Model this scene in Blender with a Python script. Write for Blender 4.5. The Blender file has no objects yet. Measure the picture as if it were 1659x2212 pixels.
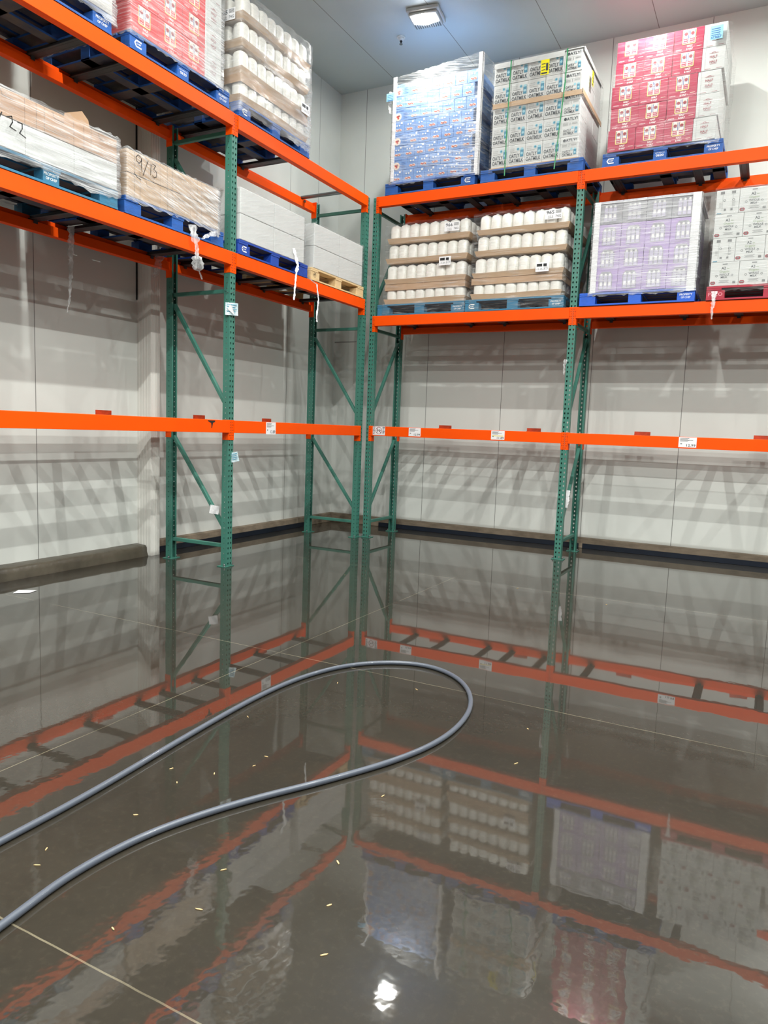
import bpy, bmesh, math, random
from mathutils import Vector, Matrix
random.seed(7)
S = bpy.context.scene
COL = S.collection
R = math.radians

# ------------------------------------------------------------------ camera
CAM = (5.7852, -9.3083, 1.3988)
yaw, pit, rol, FPX = -0.4811, -0.1128, 0.0369, 1562.87
fw = Vector((math.sin(yaw)*math.cos(pit), math.cos(yaw)*math.cos(pit), math.sin(pit)))
rt = Vector((math.cos(yaw), -math.sin(yaw), 0)); up = rt.cross(fw)
r2 = math.cos(rol)*rt + math.sin(rol)*up
u2 = -math.sin(rol)*rt + math.cos(rol)*up
cd = bpy.data.cameras.new('camera'); cam = bpy.data.objects.new('camera', cd); COL.objects.link(cam)
cd.sensor_fit = 'HORIZONTAL'; cd.sensor_width = 36; cd.lens = FPX*36/1659
m = Matrix((r2, u2, -fw)).transposed().to_4x4(); m.translation = Vector(CAM)
cam.matrix_world = m; cd.clip_start = .05; cd.clip_end = 100
S.camera = cam
# ------------------------------------------------------------------ world, exposure, lights
w = bpy.data.worlds.new('world'); S.world = w; w.use_nodes = True
w.node_tree.nodes['Background'].inputs[0].default_value = (.6, .68, .72, 1)
w.node_tree.nodes['Background'].inputs[1].default_value = 0.0
S.view_settings.view_transform = 'Standard'; S.view_settings.look = 'None'
S.view_settings.gamma = 1; S.view_settings.use_curve_mapping = False
S.view_settings.exposure = 0.07
LAMP_W = 106.0
EDGE_LAMP = .45        # the fixtures nearest the walls are weaker ones
LAMP_COL = (.985, 1.0, .955)
LX = [1.94, 4.35, 6.5, 8.7]
LY = [-1.4, -5.2, -7.45, -9.6, -11.8]
CEIL = 6.125
ROOM_X, ROOM_Y = 13.0, -13.5

# ------------------------------------------------------------------ helpers
def lin(h):
    if isinstance(h, str):
        h = h.lstrip('#'); c = [int(h[i:i+2], 16)/255 for i in (0, 2, 4)]
    else: c = [v/255 for v in h]
    return tuple((v/12.92 if v <= .04045 else ((v+.055)/1.055)**2.4) for v in c) + (1,)

MATS = {}
def mat(name, col, rough=.5, metal=0, spec=.5, var=0, vscale=6, bump=0, bscale=40, coat=0, col2=None, stretch=None):
    if name in MATS: return MATS[name]
    M = bpy.data.materials.new(name); M.use_nodes = True; MATS[name] = M
    nt = M.node_tree; b = nt.nodes['Principled BSDF']
    c = lin(col) if not (isinstance(col, tuple) and len(col) == 4) else col
    b.inputs['Base Color'].default_value = c
    b.inputs['Roughness'].default_value = rough; b.inputs['Metallic'].default_value = metal
    b.inputs['Specular IOR Level'].default_value = spec
    b.inputs['Coat Weight'].default_value = coat; b.inputs['Coat Roughness'].default_value = .08
    if var or bump:
        tc = nt.nodes.new('ShaderNodeTexCoord'); mp = nt.nodes.new('ShaderNodeMapping')
        nt.links.new(tc.outputs['Object'], mp.inputs[0])
        if stretch: mp.inputs['Scale'].default_value = stretch
    if var:
        n = nt.nodes.new('ShaderNodeTexNoise'); n.inputs['Scale'].default_value = vscale; n.inputs['Detail'].default_value = 6
        nt.links.new(mp.outputs[0], n.inputs[0])
        mx = nt.nodes.new('ShaderNodeMix'); mx.data_type = 'RGBA'
        rp = nt.nodes.new('ShaderNodeMapRange'); rp.inputs[1].default_value = .35; rp.inputs[2].default_value = .68
        nt.links.new(n.outputs[0], rp.inputs[0])
        ml = nt.nodes.new('ShaderNodeMath'); ml.operation = 'MULTIPLY'; ml.inputs[1].default_value = var
        nt.links.new(rp.outputs[0], ml.inputs[0]); nt.links.new(ml.outputs[0], mx.inputs[0])
        mx.inputs[6].default_value = c
        mx.inputs[7].default_value = lin(col2) if col2 else tuple(v*.45 for v in c[:3]) + (1,)
        nt.links.new(mx.outputs[2], b.inputs['Base Color'])
    if bump:
        n2 = nt.nodes.new('ShaderNodeTexNoise'); n2.inputs['Scale'].default_value = bscale; n2.inputs['Detail'].default_value = 4
        nt.links.new(mp.outputs[0], n2.inputs[0])
        bp = nt.nodes.new('ShaderNodeBump'); bp.inputs['Strength'].default_value = bump; bp.inputs['Distance'].default_value = .01
        nt.links.new(n2.outputs[0], bp.inputs['Height']); nt.links.new(bp.outputs[0], b.inputs['Normal'])
    return M

def emis(name, col, s):
    M = bpy.data.materials.new(name); M.use_nodes = True; nt = M.node_tree
    b = nt.nodes['Principled BSDF']; b.inputs['Emission Color'].default_value = lin(col); b.inputs['Emission Strength'].default_value = s
    b.inputs['Base Color'].default_value = (.9, .9, .9, 1)
    return M

green = mat('green_paint', (64, 122, 108), .42, var=.25, vscale=9, bump=.05, col2=(45, 96, 84))
orange = mat('orange_paint', (246, 82, 0), .5, spec=.15, var=.15, vscale=5, bump=.04, col2=(218, 66, 2))
rust_orange = mat('scuffed_orange_paint', (205, 62, 14), .5, var=.7, vscale=14, col2=(70, 30, 14))
dark = mat('dark_hole', (22, 24, 24), .8)
steel = mat('dark_steel', (70, 72, 76), .45, metal=.6, var=.4, vscale=8, col2=(50, 46, 44))
galv = mat('galvanised_steel', (120, 126, 126), .35, metal=.8, var=.3, vscale=10)
white_paint = mat('white_paint', (225, 224, 218), .4)
card = mat('brown_cardboard', (198, 170, 140), .8, spec=.2, var=.35, vscale=5, bump=.06, bscale=30, col2=(174, 144, 114))
card_dk = mat('darker_brown_cardboard', (188, 156, 126), .78, var=.3, vscale=6, bump=.06, bscale=30)
wcard = mat('white_cardboard', (206, 208, 206), .6, var=.18, vscale=4, bump=.04, bscale=20, col2=(186, 187, 185))
seam_dark = mat('carton_joint', (96, 84, 74), .9)
jugm = mat('white_jug_plastic', (240, 239, 232), .32, spec=.6)
capm = mat('jug_cap_plastic', (236, 238, 236), .35)
blue_p = mat('blue_pallet_paint', (28, 92, 176), .6, var=.55, vscale=7, bump=.15, col2=(34, 62, 104), stretch=(1, 1, 3))
teal_p = mat('faded_blue_pallet_paint', (44, 120, 158), .6, var=.55, vscale=6, bump=.15, col2=(70, 104, 118), stretch=(1, 1, 3))
red_p = mat('red_pallet_paint', (172, 32, 56), .6, var=.4, vscale=7, bump=.15, col2=(120, 24, 40))
wood_p = mat('pale_pallet_wood', (226, 198, 150), .7, var=.45, vscale=6, bump=.2, col2=(190, 152, 104), stretch=(1, 1, 6))
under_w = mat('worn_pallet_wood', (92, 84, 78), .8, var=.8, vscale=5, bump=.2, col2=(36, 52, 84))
ink = mat('dark_slate_ink', (52, 58, 64), .6)
ink_teal = mat('teal_ink', (66, 134, 160), .55)
ink_lt = mat('pale_teal_ink', (150, 196, 208), .55)
ink_red = mat('maroon_ink', (150, 52, 62), .6)
ink_white = mat('white_ink', (240, 240, 238), .6)
ink_navy = mat('navy_ink', (52, 92, 160), .55)
ink_yel = mat('yellow_ink', (232, 208, 110), .55)
ink_gray = mat('grey_ink', (120, 122, 122), .6)
ink_green = mat('green_ink', (128, 150, 104), .6)
ink_black = mat('black_marker', (24, 24, 26), .6)
ink_rosy = mat('berry_red_ink', (192, 66, 54), .55)
ink_skin = mat('cream_ink', (236, 214, 196), .55)
crim = mat('crimson_carton', (176, 38, 74), .45, var=.12, vscale=4)
redc = mat('coral_red_carton', (214, 52, 58), .45, var=.12, vscale=4)
bluec = mat('sky_blue_carton', (118, 156, 212), .5, var=.12, vscale=4, col2=(104, 142, 200))
lilac = mat('lilac_carton', (182, 160, 206), .5, var=.2, vscale=4, col2=(160, 140, 190))
greyc = mat('grey_bottle_print', (170, 170, 176), .5, var=.5, vscale=20, col2=(120, 118, 130), stretch=(2, 1, .3))
yellow = mat('yellow_label_paper', (240, 226, 20), .55)
sky_lbl = mat('pale_blue_label_paper', (150, 210, 240), .55)
paper = mat('white_paper', (232, 232, 234), .6)
strapm = mat('green_strap', (34, 140, 84), .35)
hosem = mat('grey_rubber_hose', (80, 86, 97), .34, spec=.5, coat=.25)
chipm = mat('pale_wood_chip', (206, 176, 126), .6, var=.4, vscale=60)
concrete = mat('kerb_concrete', (142, 128, 110), .75, var=.65, vscale=7, bump=.35, bscale=22, col2=(96, 84, 70), stretch=(1, 1, 3))
wet_conc = mat('wet_kerb_concrete', (84, 78, 66), .35, var=.6, vscale=6, bump=.5, bscale=16, col2=(60, 54, 46))
guard = mat('dark_steel_guard', (24, 32, 46), .4, metal=.2, var=.5, vscale=5)

def nodes_math(nt, op, a, b=None, c=None):
    n = nt.nodes.new('ShaderNodeMath'); n.operation = op
    for i, v in enumerate((a, b, c)):
        if v is None: continue
        if isinstance(v, (int, float)): n.inputs[i].default_value = v
        else: nt.links.new(v, n.inputs[i])
    return n.outputs[0]

def line_mask(nt, coord, positions, half):
    out = None
    for p in positions:
        d = nodes_math(nt, 'ABSOLUTE', nodes_math(nt, 'SUBTRACT', coord, p))
        l = nodes_math(nt, 'LESS_THAN', d, half)
        out = l if out is None else nodes_math(nt, 'MAXIMUM', out, l)
    return out

def panel_mat(name, col, axis, positions, half=.004, col_line=(120, 120, 118), rough=.35):
    M = bpy.data.materials.new(name); M.use_nodes = True; nt = M.node_tree; b = nt.nodes['Principled BSDF']
    tc = nt.nodes.new('ShaderNodeTexCoord'); sx = nt.nodes.new('ShaderNodeSeparateXYZ')
    nt.links.new(tc.outputs['Object'], sx.inputs[0])
    msk = line_mask(nt, sx.outputs[axis], positions, half)
    n = nt.nodes.new('ShaderNodeTexNoise'); n.inputs['Scale'].default_value = .7; n.inputs['Detail'].default_value = 8
    nt.links.new(tc.outputs['Object'], n.inputs[0])
    mr = nt.nodes.new('ShaderNodeMapRange'); mr.inputs[1].default_value = .5; mr.inputs[2].default_value = .8
    nt.links.new(n.outputs[0], mr.inputs[0])
    m0 = nt.nodes.new('ShaderNodeMix'); m0.data_type = 'RGBA'
    m0.inputs[6].default_value = lin(col); m0.inputs[7].default_value = tuple(v*.86 for v in lin(col)[:3])+(1,)
    nt.links.new(mr.outputs[0], m0.inputs[0])
    # small scuffs
    v = nt.nodes.new('ShaderNodeTexNoise'); v.inputs['Scale'].default_value = 9; v.inputs['Detail'].default_value = 10; v.inputs['Roughness'].default_value = .8
    nt.links.new(tc.outputs['Object'], v.inputs[0])
    sc = nt.nodes.new('ShaderNodeMapRange'); sc.inputs[1].default_value = .72; sc.inputs[2].default_value = .76; sc.inputs[4].default_value = .35
    nt.links.new(v.outputs[0], sc.inputs[0])
    m2 = nt.nodes.new('ShaderNodeMix'); m2.data_type = 'RGBA'
    nt.links.new(sc.outputs[0], m2.inputs[0]); nt.links.new(m0.outputs[2], m2.inputs[6]); m2.inputs[7].default_value = lin((120, 112, 104))
    m1 = nt.nodes.new('ShaderNodeMix'); m1.data_type = 'RGBA'
    nt.links.new(msk, m1.inputs[0]); nt.links.new(m2.outputs[2], m1.inputs[6]); m1.inputs[7].default_value = lin(col_line)
    nt.links.new(m1.outputs[2], b.inputs['Base Color'])
    b.inputs['Roughness'].default_value = rough; b.inputs['Specular IOR Level'].default_value = .35
    bp = nt.nodes.new('ShaderNodeBump'); bp.inputs['Strength'].default_value = .06; bp.inputs['Distance'].default_value = .02
    nt.links.new(n.outputs[0], bp.inputs['Height']); nt.links.new(bp.outputs[0], b.inputs['Normal'])
    return M

WCOL = (216, 219, 214)
wallR_m = panel_mat('insulated_panel_back', WCOL, 'X', [.42, 1.525, 2.616, 3.77, 4.858, 5.97, 7.1, 8.2], .0035)
wallL_m = panel_mat('insulated_panel_side', WCOL, 'Y', [-.54, -1.2, -2.467, -3.765, -4.998, -6.2, -7.4, -8.6], .0035)
ceil_m = panel_mat('ceiling_panel', (196, 206, 206), 'X', [.9, 2.03, 3.14, 4.28, 5.4, 6.5, 7.6, 8.7], .004)

# wet floor -----------------------------------------------------------------
def floor_mat():
    M = bpy.data.materials.new('wet_concrete_floor'); M.use_nodes = True; nt = M.node_tree; b = nt.nodes['Principled BSDF']
    tc = nt.nodes.new('ShaderNodeTexCoord'); sx = nt.nodes.new('ShaderNodeSeparateXYZ'); nt.links.new(tc.outputs['Object'], sx.inputs[0])
    def noise(s, d, r=.5):
        n = nt.nodes.new('ShaderNodeTexNoise'); n.inputs['Scale'].default_value = s; n.inputs['Detail'].default_value = d; n.inputs['Roughness'].default_value = r
        nt.links.new(tc.outputs['Object'], n.inputs[0]); return n.outputs[0]
    def mix(f, a, c2):
        x = nt.nodes.new('ShaderNodeMix'); x.data_type = 'RGBA'
        if isinstance(f, float): x.inputs[0].default_value = f
        else: nt.links.new(f, x.inputs[0])
        for i, v in ((6, a), (7, c2)):
            if isinstance(v, tuple): x.inputs[i].default_value = v
            else: nt.links.new(v, x.inputs[i])
        return x.outputs[2]
    def rng(v, a, b2, c2=0., d=1.):
        x = nt.nodes.new('ShaderNodeMapRange'); nt.links.new(v, x.inputs[0])
        for i, q in enumerate((a, b2, c2, d)): x.inputs[i+1].default_value = q
        return x.outputs[0]
    big = noise(.8, 8, .6); fine = noise(45, 6, .7); mid = noise(5, 8, .65)
    c = mix(rng(big, .35, .68), lin((34, 31, 24)), lin((46, 41, 32)))
    c = mix(rng(mid, .5, .75, 0., .6), c, lin((30, 26, 20)))
    c = mix(rng(fine, .52, .72, 0., .35), c, lin((66, 60, 48)))
    wob = nodes_math(nt, 'MULTIPLY', nodes_math(nt, 'SUBTRACT', noise(4, 3), .5), .012)
    yy = nodes_math(nt, 'ADD', sx.outputs['Y'], wob); xx = nodes_math(nt, 'ADD', sx.outputs['X'], wob)
    j = nodes_math(nt, 'MAXIMUM', line_mask(nt, yy, [-5.72, -8.115, -2.9], .0028), line_mask(nt, xx, [3.21, 6.4], .0022))
    jf = nodes_math(nt, 'MULTIPLY', j, rng(noise(2.5, 4), .35, .6, .25, .9))
    c = mix(jf, c, lin((120, 112, 92)))
    nt.links.new(c, b.inputs['Base Color'])
    b.inputs['Roughness'].default_value = .55; b.inputs['Specular IOR Level'].default_value = .2
    b.inputs['Coat Weight'].default_value = 1; b.inputs['Coat IOR'].default_value = 1.62
    nt.links.new(rng(big, .3, .7, .012, .04), b.inputs['Coat Roughness'])
    # water film: gentle undulation, finer ripples, rings where a drop fell
    h1 = nodes_math(nt, 'MULTIPLY', noise(2.2, 2), .6)
    mp = nt.nodes.new('ShaderNodeMapping'); nt.links.new(tc.outputs['Object'], mp.inputs[0])
    h2 = nt.nodes.new('ShaderNodeTexNoise'); h2.inputs['Scale'].default_value = 14; h2.inputs['Detail'].default_value = 2
    nt.links.new(mp.outputs[0], h2.inputs[0])
    patch = nodes_math(nt, 'MAXIMUM', nodes_math(nt, 'MULTIPLY', rng(noise(.9, 2), .45, .62), .5), rng(sx.outputs['Y'], -6.9, -8.0, 0., 2.6))
    hh = nodes_math(nt, 'ADD', h1, nodes_math(nt, 'MULTIPLY', nodes_math(nt, 'MULTIPLY', h2.outputs[0], .26), patch))
    for (rx, ry, amp) in ((4.62, -7.03, 1.0), (5.16, -7.35, .8)):
        vd = nt.nodes.new('ShaderNodeVectorMath'); vd.operation = 'DISTANCE'; vd.inputs[1].default_value = (rx, ry, 0)
        nt.links.new(tc.outputs['Object'], vd.inputs[0])
        wv = nodes_math(nt, 'SINE', nodes_math(nt, 'MULTIPLY', vd.outputs['Value'], 2*math.pi/.022))
        fall = rng(vd.outputs['Value'], .02, .16, 1., 0.)
        hh = nodes_math(nt, 'ADD', hh, nodes_math(nt, 'MULTIPLY', nodes_math(nt, 'MULTIPLY', wv, fall), .008*amp))
    bp = nt.nodes.new('ShaderNodeBump'); bp.inputs['Strength'].default_value = .07; bp.inputs['Distance'].default_value = .012
    nt.links.new(hh, bp.inputs['Height']); nt.links.new(bp.outputs[0], b.inputs['Coat Normal'])
    return M
floor_m = floor_mat()

# stretch film ----------------------------------------------------------------
def film_mat(name, base=.1, amt=.6, scale=(1.2, 1.2, 26), tilt=0, lo=.5, hi=.72, rough=.16, bump=.5):
    M = bpy.data.materials.new(name); M.use_nodes = True; nt = M.node_tree
    for n in list(nt.nodes): nt.nodes.remove(n)
    out = nt.nodes.new('ShaderNodeOutputMaterial'); ms = nt.nodes.new('ShaderNodeMixShader')
    tr = nt.nodes.new('ShaderNodeBsdfTransparent'); tr.inputs[0].default_value = (.97, .97, .97, 1)
    pb = nt.nodes.new('ShaderNodeBsdfPrincipled'); pb.inputs['Base Color'].default_value = (.72, .73, .74, 1)
    pb.inputs['Roughness'].default_value = rough; pb.inputs['Specular IOR Level'].default_value = 1.0
    tc = nt.nodes.new('ShaderNodeTexCoord'); mp = nt.nodes.new('ShaderNodeMapping')
    mr = nt.nodes.new('ShaderNodeMapping'); mr.inputs['Rotation'].default_value = (tilt, tilt, 0)
    nt.links.new(tc.outputs['Object'], mr.inputs[0]); nt.links.new(mr.outputs[0], mp.inputs[0])
    mp.inputs['Scale'].default_value = scale
    n = nt.nodes.new('ShaderNodeTexNoise'); n.inputs['Scale'].default_value = 3.0; n.inputs['Detail'].default_value = 5; n.inputs['Roughness'].default_value = .65
    n.inputs['Distortion'].default_value = .6
    nt.links.new(mp.outputs[0], n.inputs[0])
    a = nt.nodes.new('ShaderNodeMapRange'); a.inputs[1].default_value = lo; a.inputs[2].default_value = hi
    a.inputs[3].default_value = base; a.inputs[4].default_value = amt
    nt.links.new(n.outputs[0], a.inputs[0])
    n2 = nt.nodes.new('ShaderNodeTexNoise'); n2.inputs['Scale'].default_value = 1.6; n2.inputs['Detail'].default_value = 3
    nt.links.new(tc.outputs['Object'], n2.inputs[0])
    p2 = nt.nodes.new('ShaderNodeMapRange'); p2.inputs[1].default_value = .35; p2.inputs[2].default_value = .65; p2.inputs[3].default_value = .35
    nt.links.new(n2.outputs[0], p2.inputs[0])
    f = nodes_math(nt, 'MULTIPLY', a.outputs[0], p2.outputs[0])
    bp = nt.nodes.new('ShaderNodeBump'); bp.inputs['Strength'].default_value = bump; bp.inputs['Distance'].default_value = .02
    nt.links.new(n.outputs[0], bp.inputs['Height']); nt.links.new(bp.outputs[0], pb.inputs['Normal'])
    nt.links.new(f, ms.inputs[0]); nt.links.new(tr.outputs[0], ms.inputs[1]); nt.links.new(pb.outputs[0], ms.inputs[2])
    nt.links.new(ms.outputs[0], out.inputs[0])
    return M
film_a = film_mat('stretch_film_streaked', .08, .65, lo=.5, hi=.72)
film_b = film_mat('stretch_film_clear', .05, .55, scale=(1, 1, 14), lo=.5, hi=.75)
film_c = film_mat('stretch_film_slanted', .08, .5, scale=(1.2, 1.2, 30), tilt=.28, lo=.5, hi=.72, bump=.2)
film_d = film_mat('stretch_film_dense', .2, .85, scale=(1.1, 1.1, 24), lo=.44, hi=.66, bump=.4)
film_tail = film_mat('loose_film', .3, .9, scale=(16, 16, 3), lo=.35, hi=.62)

# ---- mesh helpers
def box(bm, x0, x1, y0, y1, z0, z1, mi=0):
    v = [bm.verts.new(p) for p in ((x0,y0,z0),(x1,y0,z0),(x1,y1,z0),(x0,y1,z0),(x0,y0,z1),(x1,y0,z1),(x1,y1,z1),(x0,y1,z1))]
    fs = []
    for f in ((0,3,2,1),(4,5,6,7),(0,1,5,4),(1,2,6,5),(2,3,7,6),(3,0,4,7)):
        q = bm.faces.new([v[i] for i in f]); q.material_index = mi; fs.append(q)
    return v
def bar(bm, a, b, w, h, mi=0, upv=(0, 0, 1)):
    a = Vector(a); b = Vector(b); d = (b-a).normalized(); u = Vector(upv)
    if abs(d.dot(u)) > .98: u = Vector((1, 0, 0))
    s = d.cross(u).normalized(); t = s.cross(d).normalized()
    vs = []
    for p in (a, b):
        for sx, tz in ((-1,-1),(1,-1),(1,1),(-1,1)):
            vs.append(bm.verts.new(p + s*sx*w/2 + t*tz*h/2))
    for f in ((0,1,2,3),(7,6,5,4),(0,4,5,1),(1,5,6,2),(2,6,7,3),(3,7,4,0)):
        q = bm.faces.new([vs[i] for i in f]); q.material_index = mi
def cyl(bm, a, b, r, n=14, mi=0, r2_=None, cap=True):
    a = Vector(a); b = Vector(b); d = (b-a).normalized(); u = Vector((0,0,1)) if abs(d.z) < .95 else Vector((1,0,0))
    s = d.cross(u).normalized(); t = s.cross(d)
    r2_ = r if r2_ is None else r2_
    A = [bm.verts.new(a + (s*math.cos(2*math.pi*i/n) + t*math.sin(2*math.pi*i/n))*r) for i in range(n)]
    B = [bm.verts.new(b + (s*math.cos(2*math.pi*i/n) + t*math.sin(2*math.pi*i/n))*r2_) for i in range(n)]
    for i in range(n):
        q = bm.faces.new((A[i], A[(i+1)%n], B[(i+1)%n], B[i])); q.material_index = mi; q.smooth = True
    if cap:
        for L in (A[::-1], B):
            q = bm.faces.new(L); q.material_index = mi
def obj(name, bm, mats, parent=None, loc=(0,0,0), rz=0, bevel=0, solid=0, seg=2):
    bmesh.ops.recalc_face_normals(bm, faces=bm.faces)
    me = bpy.data.meshes.new(name); bm.to_mesh(me); bm.free()
    for m_ in (mats if isinstance(mats, (list, tuple)) else [mats]): me.materials.append(m_)
    o = bpy.data.objects.new(name, me); COL.objects.link(o)
    o.location = loc; o.rotation_euler = (0, 0, rz)
    if parent: o.parent = parent
    if solid:
        s = o.modifiers.new('thickness', 'SOLIDIFY'); s.thickness = solid; s.offset = 0
    if bevel:
        b = o.modifiers.new('edge', 'BEVEL'); b.width = bevel; b.segments = seg; b.limit_method = 'ANGLE'; b.angle_limit = R(40)
    return o
def empty(name, loc=(0,0,0), rz=0):
    o = bpy.data.objects.new(name, None); COL.objects.link(o); o.location = loc; o.rotation_euler = (0,0,rz); o.empty_display_size = .1
    return o
def tag(o, label, cat, group=None, kind=None):
    o['label'] = label; o['category'] = cat
    if group: o['group'] = group
    if kind: o['kind'] = kind
    return o
def struct(o): o['kind'] = 'structure'; return o
def dup(root, loc, rz, label=None, group=None):
    r = root.copy(); COL.objects.link(r); r.location = loc; r.rotation_euler = (0, 0, rz)
    if label: r['label'] = label
    if group: r['group'] = group
    for ch in list(root.children):
        c = ch.copy(); COL.objects.link(c); c.parent = r
        for g in list(ch.children):
            d = g.copy(); COL.objects.link(d); d.parent = c
    return r
class Proto:
    def __init__(s, root, cat): s.r = root; s.used = False; s.cat = cat
    def put(s, loc, rz, label, group, kids=True):
        if not s.used:
            s.used = True; s.r.location = loc; s.r.rotation_euler = (0,0,rz); tag(s.r, label, s.cat, group); return s.r
        return dup(s.r, loc, rz, label, group)
class Frame:                                   # a load's own axes: u along the rack, d into the rack
    def __init__(s, ox, oy, oz, rz): s.o = (ox, oy, oz); s.rz = rz
    def at(s, u, d, z=0):
        c, n = math.cos(s.rz), math.sin(s.rz)
        return (s.o[0]+c*u-n*d, s.o[1]+n*u+c*d, s.o[2]+z)

TXT = {}
def text_polys(s, bold=.0):
    key = (s, bold)
    if key not in TXT:
        cu = bpy.data.curves.new('t', 'FONT'); cu.body = s; cu.size = 1; cu.align_x = 'CENTER'; cu.offset = bold; cu.resolution_u = 2
        o = bpy.data.objects.new('t', cu); COL.objects.link(o); bpy.context.view_layer.update()
        me = bpy.data.meshes.new_from_object(o.evaluated_get(bpy.context.evaluated_depsgraph_get()))
        vs = [tuple(v.co) for v in me.vertices]; fs = [tuple(p.vertices) for p in me.polygons]
        xs = [v[0] for v in vs] or [0]
        cx = (min(xs)+max(xs))/2
        TXT[key] = ([(v[0]-cx, v[1]) for v in vs], fs, max(xs)-min(xs))
        bpy.data.objects.remove(o); bpy.data.curves.remove(cu); bpy.data.meshes.remove(me)
    return TXT[key]
class Print:                                   # ink shapes on a face; x right, z up, y = face plane
    def __init__(s, y, origin=(0,0)): s.bm = bmesh.new(); s.y = y; s.m = []
    def mi(s, m_):
        if m_ not in s.m: s.m.append(m_)
        return s.m.index(m_)
    def text(s, t, x, z, w=None, h=.05, m_=None, bold=.0, lift=0):
        vs, fs, W = text_polys(t, bold); sy = h/.72; sx_ = (w/W) if w else sy
        V = [s.bm.verts.new((x+v[0]*sx_, s.y-lift, z+v[1]*sy)) for v in vs]
        for f in fs:
            try: q = s.bm.faces.new([V[i] for i in f]); q.material_index = s.mi(m_)
            except ValueError: pass
    def rect(s, x0, x1, z0, z1, m_, lift=0):
        V = [s.bm.verts.new((a, s.y-lift, b)) for a, b in ((x0,z0),(x1,z0),(x1,z1),(x0,z1))]
        s.bm.faces.new(V).material_index = s.mi(m_)
    def disc(s, x, z, rx, rz_, m_, n=14, lift=0):
        V = [s.bm.verts.new((x+rx*math.cos(2*math.pi*i/n), s.y-lift, z+rz_*math.sin(2*math.pi*i/n))) for i in range(n)]
        s.bm.faces.new(V).material_index = s.mi(m_)
    def ring(s, x, z, r, t, m_, n=24, lift=0):
        A = [s.bm.verts.new((x+(r)*math.cos(2*math.pi*i/n), s.y-lift, z+(r)*math.sin(2*math.pi*i/n))) for i in range(n)]
        B = [s.bm.verts.new((x+(r-t)*math.cos(2*math.pi*i/n), s.y-lift, z+(r-t)*math.sin(2*math.pi*i/n))) for i in range(n)]
        for i in range(n): s.bm.faces.new((A[i], A[(i+1)%n], B[(i+1)%n], B[i])).material_index = s.mi(m_)
    def poly(s, pts, m_, lift=0):
        V = [s.bm.verts.new((a, s.y-lift, b)) for a, b in pts]; s.bm.faces.new(V).material_index = s.mi(m_)
    def stroke(s, pts, w_, m_, lift=0):
        for (x0, z0), (x1, z1) in zip(pts, pts[1:]):
            d = Vector((x1-x0, z1-z0)); L = d.length or 1e-6; n_ = Vector((-d.y, d.x))/L*w_/2; e = d/L*w_*.3
            s.poly([(x0-n_.x-e.x, z0-n_.y-e.y), (x1-n_.x+e.x, z1-n_.y+e.y), (x1+n_.x+e.x, z1+n_.y+e.y), (x0+n_.x-e.x, z0+n_.y-e.y)], m_, lift)
    def build(s, parent, name='printing'):
        me = bpy.data.meshes.new(name); s.bm.to_mesh(me); s.bm.free()
        for m_ in s.m: me.materials.append(m_)
        o = bpy.data.objects.new(name, me); COL.objects.link(o); o.parent = parent
        return o

ORD = ['first','second','third','fourth','fifth','sixth','seventh','eighth','ninth','tenth','eleventh','twelfth']
def layer_word(i, n):
    return 'bottom' if i == 0 else 'top' if i == n-1 else ORD[i]+' lowest'

# ================================================================== SETTING
def slab(name, x0, x1, y0, y1, z0, z1, m_):
    bm = bmesh.new(); box(bm, x0, x1, y0, y1, z0, z1); return struct(obj(name, bm, m_))
slab('floor', -.2, ROOM_X+.2, ROOM_Y-.2, .2, -.2, 0, floor_m)
slab('ceiling', -.2, ROOM_X+.2, ROOM_Y-.2, .2, CEIL, CEIL+.2, ceil_m)
slab('wall_right', 0, ROOM_X+.2, 0, .2, 0, CEIL, wallR_m)          # the wall behind the right-hand rack
slab('wall_left', -.2, 0, ROOM_Y-.2, .2, 0, CEIL, wallL_m)
farw = mat('darkened_far_wall', (96, 94, 92), .8, var=.6, vscale=1.2)  # unseen far walls, coloured dark to cut bounced light
slab('wall_back', -.2, ROOM_X+.2, ROOM_Y-.2, ROOM_Y, 0, CEIL, farw)
slab('wall_far', ROOM_X, ROOM_X+.2, ROOM_Y, 0, 0, CEIL, farw)
# white ribbed column casing on the left wall
bm = bmesh.new(); box(bm, 0, .19, -3.82, -3.695, 0, CEIL)
for k in range(5): box(bm, .19, .1935, -3.815+k*.024, -3.805+k*.024, 0, CEIL)
for k in range(4): box(bm, .02+k*.04, .03+k*.04, -3.8235, -3.82, .0, CEIL)
struct(obj('trim_1', bm, white_paint, bevel=.002))
bm = bmesh.new(); box(bm, .001, .012, -3.835, -3.825, 2.62, CEIL); struct(obj('trim_2', bm, dark))
bm = bmesh.new(); box(bm, 0, .37, -.004, 0, 2.655, 2.668); struct(obj('trim_3', bm, mat('grey_trim', (150,148,146), .5)))
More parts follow.
